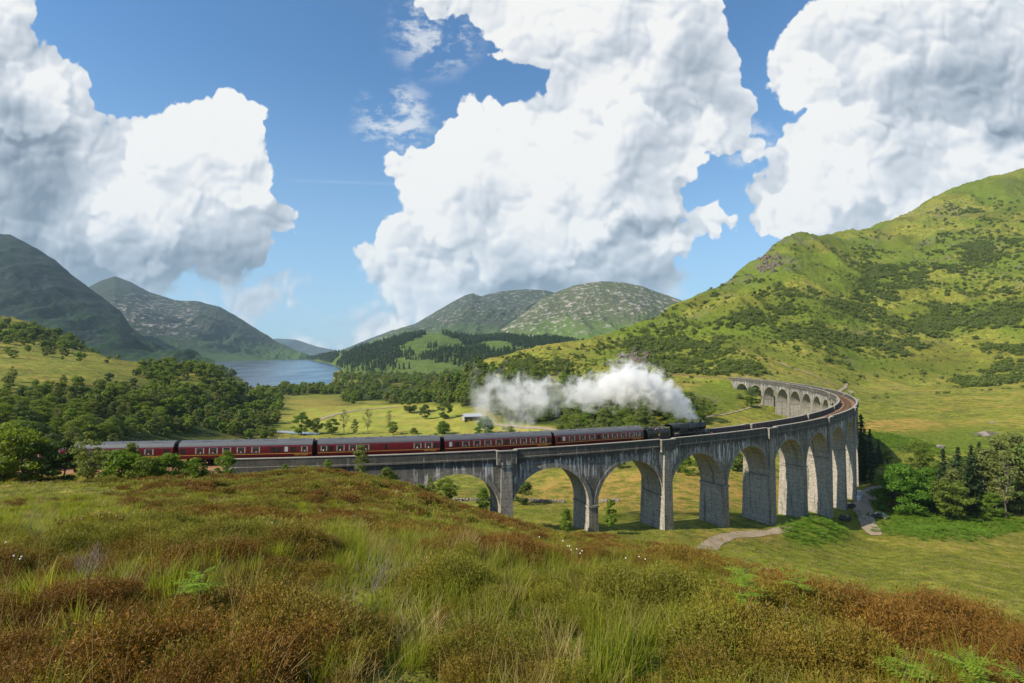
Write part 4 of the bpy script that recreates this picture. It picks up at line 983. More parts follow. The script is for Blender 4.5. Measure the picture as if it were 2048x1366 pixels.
    for yy in (-.87, .87):
        b = MB(); b.cyl((11.74, yy, 1.06), (12.15, yy, 1.06), .11, .09, 12); b.cyl((12.15, yy, 1.06), (12.20, yy, 1.06), .24, .24, 16); b.build('buffer', M_FRAME, bb)
    b = MB(); b.cyl((11.75, -.55, 1.34), (11.95, -.55, 1.34), .11, .11, 10); b.cyl((11.75, .55, 1.34), (11.95, .55, 1.34), .11, .11, 10); b.build('lamp', M_CURT, bb)
    for x in (3.5, 5.75, 7.9): wheel(x, .915, L, 'driving_wheel', 16)
    for x in (9.3, 11.2): wheel(x, .50, L, 'bogie_wheel', 10)
    for yy in (-1, 1):
        b = MB(); b.cyl((9.55, yy*1.08, 1.16), (10.75, yy*1.08, 1.16), .36, .36, 18); b.cyl((9.6, yy*1.02, 1.52), (10.6, yy*1.02, 1.52), .2, .2, 12); b.build('cylinder', M_LOCO, L)
        b = MB(); b.box(3.4, 8.0, yy*1.00-.03, yy*1.00+.03, .66, .76); b.tube([(5.75, yy*1.10, .70), (9.0, yy*1.10, 1.14)], .05, 5); b.tube([(9.0, yy*1.10, 1.14), (9.6, yy*1.10, 1.16)], .04, 5); b.box(8.2, 9.5, yy*1.08-.04, yy*1.08+.04, 1.24, 1.32)
        b.tube([(5.75, yy*1.16, 1.05), (7.6, yy*1.16, 1.36)], .035, 5); b.tube([(7.0, yy*1.16, 1.30), (9.4, yy*1.12, 1.48)], .035, 5); b.build('connecting_rod', M_FRAME, L)
    put_on_line(L, s0+6.75, 12.2, 3.5, 10.25)
    return L
LOCO = build_loco()

# ------------------------------------------------------------------ vegetation
def leaf_mat(name, ca, cb, trans=.50, objvar=.35, rough=.6, nscale=.5, dry=None):
    m = bpy.data.materials.new(name); m.use_nodes = True; N = NT(m.node_tree); nt = m.node_tree
    b = nt.nodes['Principled BSDF']; out = nt.nodes['Material Output']; b.inputs['Roughness'].default_value = rough; b.inputs['Specular IOR Level'].default_value = .25
    oi = N.n('ShaderNodeObjectInfo').outputs['Random']
    cl = N.n('ShaderNodeAttribute', attribute_name='tint').outputs['Fac']
    f = N.m('ADD', N.m('MULTIPLY', cl, .65), N.m('MULTIPLY', oi, objvar))
    c = N.mix(f, ca, cb)
    if dry: c = N.mix(N.mr(N.m('FRACT', N.m('MULTIPLY', oi, 7.31)), 1-dry[1], 1-dry[1]+.05), c, dry[0])
    N.l(c, b.inputs['Base Color'])
    tr = N.n('ShaderNodeBsdfTranslucent'); N.l(N.mix(1., c, (1.25, 1.25, .6), 'MULTIPLY'), tr.inputs[0])
    ms = N.n('ShaderNodeMixShader'); ms.inputs[0].default_value = trans
    N.l(b.outputs[0], ms.inputs[1]); N.l(tr.outputs[0], ms.inputs[2]); N.l(ms.outputs[0], out.inputs[0])
    return m
M_BARK = pmat('bark', (.075, .062, .050), .9, .1, var=.4)
M_BIRCH = pmat('pale_birch_bark', (.36, .34, .30), .8, .2, var=.3)
M_TWIG = pmat('grey_twig', (.16, .14, .125), .9, .1, var=.3)
L_MID = leaf_mat('leaves_mid', (.085, .130, .016), (.215, .270, .038))
L_DARK = leaf_mat('leaves_dark', (.042, .078, .013), (.110, .155, .024), .2)
L_LITE = leaf_mat('leaves_fresh', (.095, .170, .016), (.190, .270, .030))
L_BLUE = leaf_mat('leaves_greyish', (.120, .150, .036), (.235, .260, .076))
L_GOLD = leaf_mat('leaves_golden', (.18, .19, .012), (.30, .27, .02))
L_CON = leaf_mat('conifer_needles', (.014, .036, .011), (.040, .070, .018), .1)
L_SCRUB = leaf_mat('scrub_leaves', (.080, .112, .020), (.160, .200, .038), .25)
L_HEA = leaf_mat('heather_sprigs', (.045, .034, .006), (.260, .185, .024), .25, .45)
L_HEG = leaf_mat('green_heather_sprigs', (.048, .050, .007), (.260, .245, .028), .3, .45)
L_HEB = leaf_mat('red_heather_sprigs', (.055, .028, .006), (.240, .125, .020), .25, .45)
L_GRS = leaf_mat('grass_blades', (.110, .150, .012), (.320, .330, .034), .55, .4, dry=((.34, .27, .10), .16))
L_STR = leaf_mat('straw_blades', (.22, .16, .06), (.36, .28, .12), .3, .4)
L_BRK = leaf_mat('bracken_fronds', (.050, .115, .007), (.135, .235, .014), .4, .4)

def rand_unit(n, r): v = r.normal(size=(n, 3)); return v/np.linalg.norm(v, axis=1, keepdims=True)
def leaf_cards(P, N_, size, r, asp=1.6):
    n = len(P); t = rand_unit(n, r); u = np.cross(N_, t); u /= np.linalg.norm(u, axis=1, keepdims=True)+1e-9; v = np.cross(N_, u)
    s = (size*r.uniform(.6, 1.3, n))[:, None]
    q = np.stack([P-u*s*.5*asp, P-v*s*.42, P+u*s*.5*asp, P+v*s*.42+N_*s*.15], 1)
    return q.reshape(-1, 3), np.arange(4*n).reshape(n, 4)
def crown_cards(r, h, w, base, nc, nl, ls, shape='round', rc=.30):
    C = []; 
    while len(C) < nc:
        a = r.uniform(0, 2*np.pi); t = r.uniform(0, 1)
        if shape == 'round': prof = np.sqrt(max(0, 1-(2*t-1)**2))*(.95 if t < .5 else 1.)
        elif shape == 'egg': prof = np.sqrt(max(0, 1-(2*(t**.8)-1)**2))*(1-.25*t)
        elif shape == 'tall': prof = (np.sin(np.pi*min(1, t*1.02))**.6)*(1-.45*t)
        elif shape == 'bush': prof = np.sqrt(max(0, 1-t**2))
        rr = w/2*prof*np.sqrt(r.uniform(.15, 1)); C.append((rr*np.cos(a), rr*np.sin(a), base+(h-base)*t*.94))
    C = np.array(C); R_ = rc*w/2*r.uniform(.6, 1.25, nc)
    P, Nn, T = [], [], []
    for c, q in zip(C, R_):
        d = rand_unit(nl, r); d[:, 2] = d[:, 2]*.8+.12
        k = q*r.uniform(.45, 1.05, nl)[:, None]*np.array([1.15, 1.15, .72])
        P.append(c+d*k); m = d+.55*rand_unit(nl, r); Nn.append(m/np.linalg.norm(m, axis=1, keepdims=True)); T.append(np.full(nl, r.uniform(0, 1))*.75+r.uniform(0, .25, nl))
    P = np.vstack(P); Nn = np.vstack(Nn); T = np.concatenate(T)
    V, Fc = leaf_cards(P, Nn, ls, r); return V, Fc, np.repeat(T, 4), C
def trunk_mesh(r, h, base, rad, C, nl=6, lean=.03):
    b = MB(); n = 6; top = base+(h-base)*.62
    pts = [(r.normal()*lean*h*(i/n), r.normal()*lean*h*(i/n), -.4+(top+.4)*i/n) for i in range(n+1)]
    b.tube(pts, [rad*(1.25 if i == 0 else 1)*(1-.75*i/n) for i in range(n+1)], 7)
    idx = r.choice(len(C), min(nl, len(C)), replace=False)
    for i in idx:
        c = C[i]; z0 = max(base*.7, min(top*.95, c[2]-.25*np.hypot(c[0], c[1])-.1*h)); j = min(n, max(0, int((z0+.4)/(top+.4)*n))); p = Vector(pts[j])
        m = (p+Vector(c))/2+Vector((0, 0, -.04*h)); b.tube([p, m, Vector(c)], [rad*.4, rad*.25, rad*.1], 5)
    return b
def make_tree_data(name, seed, h, w, base, nc, nl, ls, shape, lm, bark, rad, rc=.3, limbs=6):
    r = np.random.default_rng(seed); V, Fc, T, C = crown_cards(r, h, w, base, nc, nl, ls, shape, rc)
    cr = mesh_obj('crown', V, Fc, lm, attrs={'tint': T}); b = trunk_mesh(r, h, base, rad, C, limbs)
    tr = b.build('trunk', bark); COL.objects.unlink(cr); COL.objects.unlink(tr); return cr.data, tr.data, h
def conifer_data(seed, h, w, lm, nb=26, ls=.34, density=16, bark=None):
    r = np.random.default_rng(seed); P, Nn, T = [], [], []
    for i in range(nb):
        t = (i+.5)/nb; z = h*(.07+.92*t); R_ = w/2*(1-t)**.85*r.uniform(.75, 1.12); m = max(4, int(9*(1-t)+4))
        a0 = r.uniform(0, 6.28)
        for j in range(m):
            a = a0+2*np.pi*j/m+r.normal()*.15; L = R_*r.uniform(.7, 1.12); k = max(3, int(density*L/w*2))
            s = np.linspace(.12, 1, k); droop = -.22*L*s**1.6
            P.append(np.stack([np.cos(a)*L*s, np.sin(a)*L*s, z+droop], 1)+r.normal(size=(k, 3))*.07*w/4)
            nn = np.array([-np.cos(a)*.2, -np.sin(a)*.2, 1.])+r.normal(size=(k, 3))*.45; Nn.append(nn/np.linalg.norm(nn, axis=1, keepdims=True)); T.append(np.full(k, r.uniform(0, .6))+.4*s)
    P.append(np.array([[0, 0, h*.97], [0, 0, h*.99]])); Nn.append(np.array([[1., 0, 0], [0, 1., 0]])); T.append(np.array([.6, .6]))
    V, Fc = leaf_cards(np.vstack(P), np.vstack(Nn), ls, r, 1.9); T = np.repeat(np.concatenate(T), 4)
    cr = mesh_obj('crown', V, Fc, lm, attrs={'tint': T}); b = MB(); b.tube([(0, 0, -.4), (0, 0, h*.5), (0, 0, h*.97)], [h*.018, h*.012, .02], 6)
    tr = b.build('trunk', bark or M_BARK); COL.objects.unlink(cr); COL.objects.unlink(tr); return cr.data, tr.data, h
# near trees: fine leaves; sizes are unit trees 10 m high, scaled when planted
TD = {}
for i in range(3):
    TD['broad', i] = make_tree_data('b', 100+i, 10, 8.5, 1.6, 46, 95, .34, 'round', L_MID, M_BARK, .22)
    TD['birch', i] = make_tree_data('b', 130+i, 10, 5.6, 1.5, 46, 70, .27, 'tall', L_BLUE, M_BIRCH, .12, .34)
    TD['bush', i] = make_tree_data('b', 150+i, 10, 13, .3, 40, 90, .55, 'bush', L_MID, M_BARK, .16, .34)
    TD['conifer', i] = conifer_data(170+i, 10, 4.6, L_CON)
L_MAPLE = leaf_mat('maple_leaves', (.050, .130, .008), (.120, .235, .016), .4, .15)
TD['maple', 0] = make_tree_data('b', 190, 10, 10.5, .2, 130, 110, .30, 'bush', L_MAPLE, M_BARK, .25, .22)
TD['fresh', 0] = make_tree_data('b', 191, 10, 8, 1.2, 46, 90, .34, 'egg', L_LITE, M_BARK, .18)
TD['fresh', 1] = make_tree_data('b', 192, 10, 6.2, .8, 50, 80, .32, 'tall', L_LITE, M_BARK, .12, .34)
TD['dark', 0] = make_tree_data('b', 193, 10, 9, 1., 55, 95, .34, 'round', L_DARK, M_BARK, .22)
TD['dark', 1] = make_tree_data('b', 194, 10, 7.5, 1.2, 50, 95, .34, 'egg', L_DARK, M_BARK, .2)
TD['gold', 0] = make_tree_data('b', 195, 10, 10, .8, 40, 90, .4, 'round', L_GOLD, M_BARK, .16)
TD['bare', 0] = make_tree_data('b', 196, 10, 5.4, 3.2, 26, 16, .28, 'tall', L_BLUE, M_TWIG, .13, .34, 22)
TD['sapling', 0] = make_tree_data('b', 197, 10, 4.2, 2.4, 30, 34, .42, 'tall', L_LITE, M_TWIG, .09, .34, 12)
TD['scrub', 0] = make_tree_data('b', 198, 10, 11, .4, 34, 80, .55, 'bush', L_SCRUB, M_BARK, .16, .34)
TD['freshbush', 0] = make_tree_data('b', 199, 10, 12, .3, 40, 90, .55, 'bush', L_LITE, M_BARK, .12, .34)
def plant(kind, i, x, y, h, label, group=None, name='tree', cat='tree', wide=1., parts=True, z=None, zoff=0.):
    cr, tr, H = TD[kind, i]
    zz = float(tz(np.array([x]), np.array([y]))[0]) if z is None else z
    s = h/H; e = empty(name, (x, y, zz-.05*s+zoff), random.Random(int(x*37+y*11)).uniform(0, 6.28), label, cat, group)
    e.scale = (s*wide, s*wide, s)
    for nm, d in (('crown', cr), ('trunk', tr)):
        o = bpy.data.objects.new(nm, d); COL.objects.link(o); o.parent = e
    return e
def plant_px(kind, i, px, ybase, ytop, label, depth=None, **k):   # stands on the ground seen at (px, ybase)
    if depth is None:
        x, y, z = hit(px, ybase)[0]
        if not np.isfinite(x): return
    else: y = depth; x = (px-1024)/F*y; z = float(tz(np.array([x]), np.array([y]))[0])
    h = (YH-ytop)*y/F-z
    return plant(kind, i, float(x), float(y), max(.6, float(h)), label, **k)

# --- geometry-nodes scatter for uncountable vegetation: one object, many instances
def scatter(name, P, rot, scl, pick, protos, mat=None):
    P = np.asarray(P, np.float32); me = bpy.data.meshes.new(name); me.vertices.add(len(P)); me.vertices.foreach_set('co', P.ravel()); me.update()
    for nm, v, t in (('rot', rot, 'FLOAT_VECTOR'), ('scl', scl, 'FLOAT_VECTOR'), ('pick', pick, 'INT')):
        a = me.attributes.new(nm, t, 'POINT'); v = np.asarray(v)
        if t == 'FLOAT_VECTOR': a.data.foreach_set('vector', v.astype(np.float32).ravel())
        else: a.data.foreach_set('value', v.astype(np.int32))
    o = bpy.data.objects.new(name, me); COL.objects.link(o); tag(o, kind='stuff')
    g = bpy.data.node_groups.new(name+'_scatter', 'GeometryNodeTree')
    g.interface.new_socket('Geometry', in_out='INPUT', socket_type='NodeSocketGeometry'); g.interface.new_socket('Geometry', in_out='OUTPUT', socket_type='NodeSocketGeometry')
    nd = g.nodes; gi = nd.new('NodeGroupInput'); go = nd.new('NodeGroupOutput'); m2p = nd.new('GeometryNodeMeshToPoints'); iop = nd.new('GeometryNodeInstanceOnPoints')
    gti = nd.new('GeometryNodeGeometryToInstance'); l = g.links.new
    for p in protos[::-1]:
        oi = nd.new('GeometryNodeObjectInfo'); oi.inputs[0].default_value = p; oi.inputs['As Instance'].default_value = True; l(oi.outputs['Geometry'], gti.inputs[0])
    l(gi.outputs[0], m2p.inputs[0]); l(m2p.outputs[0], iop.inputs['Points'])
    jn = nd.new('GeometryNodeJoinGeometry')
    for n_ in [x for x in nd if x.bl_idname == 'GeometryNodeObjectInfo'][::1]: l(n_.outputs['Geometry'], jn.inputs[0])
    nd.remove(gti); l(jn.outputs[0], iop.inputs['Instance'])
    iop.inputs['Pick Instance'].default_value = True
    def att(nm, t, sock):
        a = nd.new('GeometryNodeInputNamedAttribute'); a.data_type = t; a.inputs[0].default_value = nm
        l([q for q in a.outputs if q.enabled and q.name == 'Attribute'][0], sock)
    att('pick', 'INT', iop.inputs['Instance Index'])
    e2r = nd.new('FunctionNodeEulerToRotation'); att('rot', 'FLOAT_VECTOR', e2r.inputs[0]); l(e2r.outputs[0], iop.inputs['Rotation'])
    att('scl', 'FLOAT_VECTOR', iop.inputs['Scale']); l(iop.outputs[0], go.inputs[0])
    md = o.modifiers.new('scatter', 'NODES'); md.node_group = g
    return o
def proto(name, V, Fc, T, mat):
    o = mesh_obj(name, V, Fc, mat, attrs={'tint': T}); COL.objects.unlink(o); return o
def blades(r, n, h, rad, wid, seg=3, bend=.5, clump=.3):
    V, Fc, T = [], [], []; k = 0
    for i in range(n):
        a = r.uniform(0, 6.28); d = rad*np.sqrt(r.uniform()); x, y = d*np.cos(a), d*np.sin(a); hh = h*r.uniform(.5, 1.15); b = bend*hh*r.uniform(.2, 1.3)
        da = a+r.normal()*.9; dx, dy = np.cos(da), np.sin(da); wx, wy = -dy, dx; t = r.uniform()
        for s in range(seg+1):
            f = s/seg; w = wid*(1-f**1.5)*.5+.0006; cx, cy, cz = x+dx*b*f*f, y+dy*b*f*f, hh*(f-.12*f*f*bend)
            V += [(cx-wx*w, cy-wy*w, cz), (cx+wx*w, cy+wy*w, cz)]; T += [t*.7+.3*f]*2
        for s in range(seg): q = k+2*s; Fc.append((q, q+1, q+3, q+2))
        k += 2*(seg+1)
    return np.array(V), np.array(Fc), np.array(T)
def heather(r, n, h, rad, nleaf, lw):
    VV, FF, TT = [], [], []; c = 0
    a = r.uniform(0, 6.28, n); e = np.sqrt(r.uniform(size=n))
    tip = np.stack([rad*e*np.cos(a), rad*e*np.sin(a), h*np.sqrt(np.clip(1-e*e*.8, .05, 1))*r.uniform(.72, 1.15, n)], 1); b0 = tip*np.array([.35, .35, 0]); t0 = r.uniform(size=n)
    f = r.uniform(.30, 1, (n, nleaf, 1)); st = tip-b0; P = b0[:, None]+st[:, None]*f+r.normal(size=(n, nleaf, 3))*lw*.9
    d = st/np.linalg.norm(st, axis=1, keepdims=True); d = d[:, None]*.8+r.normal(size=(n, nleaf, 3))*.65; d /= np.linalg.norm(d, axis=2, keepdims=True)
    L = lw*r.uniform(1.5, 2.9, (n, nleaf, 1)); w = np.cross(d, r.normal(size=(n, nleaf, 3))); w /= np.linalg.norm(w, axis=2, keepdims=True); w *= lw*.55
    Q = np.stack([P-w*.5, P+w*.5, P+d*L*.6+w*.6, P+d*L], 2).reshape(-1, 3); m = n*nleaf
    return Q, np.arange(4*m).reshape(m, 4), np.repeat((t0[:, None]*.55+.45*f[..., 0]).ravel(), 4)
rr_ = np.random.default_rng(11)
def P_(name, tup, mat): return proto(name, *tup, mat)
G_NEAR = [P_('grass_tuft', blades(rr_, 90, .30, .20, .007, 4, .65), L_GRS), P_('grass_tuft', blades(rr_, 60, .46, .16, .008, 4, .45), L_GRS), P_('grass_tuft', blades(rr_, 60, .26, .22, .006, 4, .9), L_STR)]
G_MID = [P_('grass_clump', blades(rr_, 60, .40, .36, .024, 2, .6), L_GRS), P_('grass_clump', blades(rr_, 55, .34, .36, .024, 2, .6), L_GRS), P_('grass_clump', blades(rr_, 45, .34, .34, .022, 2, .8), L_STR)]
G_FAR = [P_('grass_patch', blades(rr_, 40, .34, .8, .07, 1, .6), L_GRS), P_('grass_patch', blades(rr_, 36, .30, .8, .07, 1, .6), L_GRS), P_('grass_patch', blades(rr_, 30, .30, .8, .06, 1, .8), L_STR)]
def frond(r, L=.9, n=16):
    V, Fc, T = [], [], []; k = 0
    for i in range(n):
        f = (i+.5)/n; x = L*f; z = .55*L*f-.35*L*f*f; w = .30*L*(1-f)**.7*min(1, f*5)
        for s in (-1, 1):
            V += [(x-.02, 0, z), (x+.035, 0, z+.01), (x+.05+.3*w, s*w, z-.03-.2*w), (x+.0+.3*w, s*w*.95, z-.04-.2*w)]; Fc.append((k, k+1, k+2, k+3)); T += [.2+.8*f]*4; k += 4
    return np.array(V), np.array(Fc), np.array(T)
def bracken(r, n=7, L=.9, m=9):
    VV, FF, TT = [], [], []; c = 0
    for i in range(n):
        V, Fc, T = frond(r, L*r.uniform(.7, 1.2), m); a = 6.28*i/n+r.normal()*.3; V = V+np.array([0, 0, .1]); V[:, 2] += r.uniform(.1, .4)*L*.6
        V = np.stack([V[:, 0]*np.cos(a)-V[:, 1]*np.sin(a), V[:, 0]*np.sin(a)+V[:, 1]*np.cos(a), V[:, 2]], 1); VV.append(V); FF.append(Fc+c); TT.append(np.clip(T*.6+r.uniform(0, .4), 0, 1)); c += len(V)
    return np.vstack(VV), np.vstack(FF), np.concatenate(TT)
B_BR = [P_('bracken_plant', bracken(rr_), L_BRK) for _ in range(2)]
def shrub_lod(r, nc, nl, ls, h=1., w=1.2, shape='bush', base=.05, rc=.4):
    V, Fc, T, C = crown_cards(r, h, w, base, nc, nl, ls, shape, rc); return V, Fc, T
S_LOD = [P_('shrub', shrub_lod(rr_, 14, 26, .16), m) for m in (L_SCRUB, L_MID, L_SCRUB)]
T_LOD = [P_('tree_far', shrub_lod(rr_, 22, 26, .11, 1, .85, 'round', .08, .36), m) for m in (L_MID, L_MID, L_DARK, L_BLUE, L_LITE)]
def cone_lod(r, h=1., w=.42):
    P, Nn, T = [], [], []
    for i in range(9):
        t = i/9; R_ = w/2*(1-t)**.9; m = max(3, int(8*(1-t)+3)); a0 = r.uniform(0, 6)
        for j in range(m):
            a = a0+6.283*j/m; P.append((np.cos(a)*R_*.6, np.sin(a)*R_*.6, .06+t*.9-.03)); n_ = np.array([np.cos(a), np.sin(a), 1.1]); Nn.append(n_/np.linalg.norm(n_)); T.append(r.uniform())
    V, Fc = leaf_cards(np.array(P), np.array(Nn), .17, r, 1.3); return V, Fc, np.repeat(T, 4)
C_LOD = [P_('conifer_far', cone_lod(rr_), L_CON) for _ in range(3)]
def pts_attrs(n, r, s0, s1, tilt=.12, zs=(.8, 1.2)):
    s = r.uniform(s0, s1, n); return np.stack([r.normal(size=n)*tilt, r.normal(size=n)*tilt, r.uniform(0, 6.28, n)], -1), np.stack([s, s, s*r.uniform(*zs, n)], -1)
def off_line(x, y, d=5.2): s, o = to_line(x, y); return np.abs(o) > d
# --- heather and grass on the hillside in front
def frustum_points(n, y0, y1, r, um=1.12):
    y = np.sqrt(r.uniform(y0*y0, y1*y1, n)); x = r.uniform(-um, um, n)*(y+1.5); return x, y
def band(y0, y1, n, r, um=1.12):
    x, y = frustum_points(n, y0, y1, r, um); z = tz(x, y); a, b = zones(x, y, z); return x, y, z, a[:, 1], a, b
def patchy(x, y, s=0, sc=1.): return fbm(x/3.2*sc, y/3.2*sc, 3, 200+s)*.6+fbm(x/.9*sc, y/.9*sc, 2, 230+s)*.4
r5 = np.random.default_rng(5)
H_NEAR = [P_('heather_tuft', heather(rr_, 420, .36, .34, 11, .0115), m) for m in (L_HEA, L_HEG, L_HEB)]
H_MID = [P_('heather_clump', heather(rr_, 230, .38, .40, 6, .023), m) for m in (L_HEA, L_HEG, L_HEB)]
H_FAR = [P_('heather_mound', heather(rr_, 170, .42, .6, 4, .050), m) for m in (L_HEA, L_HEG, L_HEB)]
def heather_bands():
    A = []
    for bi, (y0, y1, n, s0, s1) in enumerate(((2.2, 13, 7000, .6, 1.15), (13, 40, 24000, .65, 1.25), (40, 100, 36000, .7, 1.3))):
        x, y, z, he, _, _ = band(y0, y1, n, r5); p = patchy(x, y)
        k = (he > r5.uniform(.25, .75, n)) & (p > -.12+.14*sstep(20, 60, y)) & off_line(x, y, 4.6)
        x, y, z, p = x[k], y[k], z[k], p[k]; rot, sc = pts_attrs(len(x), r5, s0, s1, .15)
        sc = sc*np.clip(.62+2.1*np.maximum(p+.04, 0), .5, 1.25)[:, None]
        hu = fbm(x/6, y/6, 3, 41)+r5.normal(size=len(x))*.10+.30*sstep(2, 7, x)*(y < 14); pick = np.where(hu > .16, 2, np.where(hu < -.20, 1, 0))
        A.append((np.stack([x, y, z-.03], -1), rot, sc, pick+3*bi))
    o = scatter('heather', *[np.concatenate(q) for q in zip(*A)], H_NEAR+H_MID+H_FAR); tag(o, 'brown and olive heather covering the near hillside', 'heather')
    A = []
    for bi, (y0, y1, n, s0, s1) in enumerate(((2.2, 13, 3600, .5, 1.05), (13, 42, 15000, .6, 1.15), (42, 175, 46000, .7, 1.2))):
        x, y, z, he, a, b = band(y0, y1, n, r5); p = patchy(x, y)
        gp = fbm(x/4.5, y/4.5, 3, 411)
        k = ((p < -.02+.10*sstep(25, 60, y)+.22*sstep(.0, .3, gp)) | (he < .3)) & off_line(x, y, 4.6) & (r5.uniform(size=n) > .15)
        x, y, z, p, st = x[k], y[k], z[k], p[k], b[k, 2]; rot, sc = pts_attrs(len(x), r5, s0, s1, .12)
        if y0 > 40: sc[:, 2] *= .45+.5*(he[k] > .3)
        pick = np.where(r5.uniform(size=len(x)) < .12+.35*st, 2, r5.integers(0, 2, len(x)))
        A.append((np.stack([x, y, z-.02], -1), rot, sc, pick+3*bi))
    o = scatter('grass', *[np.concatenate(q) for q in zip(*A)], G_NEAR+G_MID+G_FAR); tag(o, 'green and straw grass tufts among the heather', 'grass')
heather_bands()
def bracken_beds():
    n = 26000; x = r5.uniform(20, 190, n); y = r5.uniform(105, 300, n); z = tz(x, y); a, b = zones(x, y, z)
    k = (b[:, 0] > r5.uniform(.35, .9, n)) & off_line(x, y, 6); x, y, z = x[k], y[k], z[k]; rot, sc = pts_attrs(len(x), r5, .8, 1.5, .1)
    tag(scatter('bracken', np.stack([x, y, z], -1), rot, sc, r5.integers(0, 2, len(x)), B_BR), 'bright green bracken in beds around the viaduct feet', 'bracken')
bracken_beds()
def region_pts(polys, n, r, ymin=2.):
    out = []
    for (cx, cy, rx, ry, w) in polys:
        m = int(n*w); a = r.uniform(0, 6.28, m); q = np.abs(r.normal(size=m)+r.normal(size=m))*.48; out.append(hit(cx+rx*q*np.cos(a), cy+ry*q*np.sin(a), ymin))
    P = np.vstack(out); return P[np.isfinite(P[:, 0])]
def hill_scrub():
    r = np.random.default_rng(21)
    P = region_pts([(1860, 660, 110, 60, .9), (2010, 680, 90, 90, .9), (1745, 550, 55, 60, .5), (1850, 540, 70, 40, .35), (1960, 500, 110, 40, .6), (1690, 650, 90, 50, .5), (1500, 640, 160, 60, .30), (1600, 600, 120, 80, .3),
                    (1400, 690, 120, 45, .26), (1290, 690, 110, 22, .14), (1700, 600, 330, 110, .8), (1950, 440, 100, 40, .15), (1340, 735, 60, 25, .2), (1960, 770, 60, 20, .12), (1450, 735, 120, 22, .16), (1180, 730, 90, 30, .16), (1050, 735, 60, 18, .15)], 5200, r, 380.)
    P = P[P[:, 1] > 400]; f = fbm(P[:, 0]/38, P[:, 1]/38, 5, 300, .65); P = P[f > r.uniform(-.12, .50, len(P))]; P = P[off_line(P[:, 0], P[:, 1], 7)]
    Q = region_pts([(1700, 620, 420, 150, 1.), (1950, 520, 160, 120, .5), (1350, 690, 220, 60, .4), (1120, 735, 160, 34, .2)], 2600, r, 380.); Q = Q[off_line(Q[:, 0], Q[:, 1], 7)]
    n1 = len(P); P = np.vstack([P, Q])
    rot, sc = pts_attrs(len(P), r, 1.8, 5.0, .05, (.7, 1.15)); sc[n1:] *= .42; o = scatter('hillside_scrub', P, rot, sc, r.integers(0, 3, len(P)), S_LOD); tag(o, 'dark green scrub and small trees dotted over the steep right hillside', 'scrub')
hill_scrub()
WOODG = [('broadleaf tree in the valley wood behind the train and the steam', 'trees of the wood behind the train'), ('tree of the rough wood on the left slope behind the train', 'trees on the left slope'), ('tree among the scattered woods between the pale field and the loch', 'trees between field and loch')]
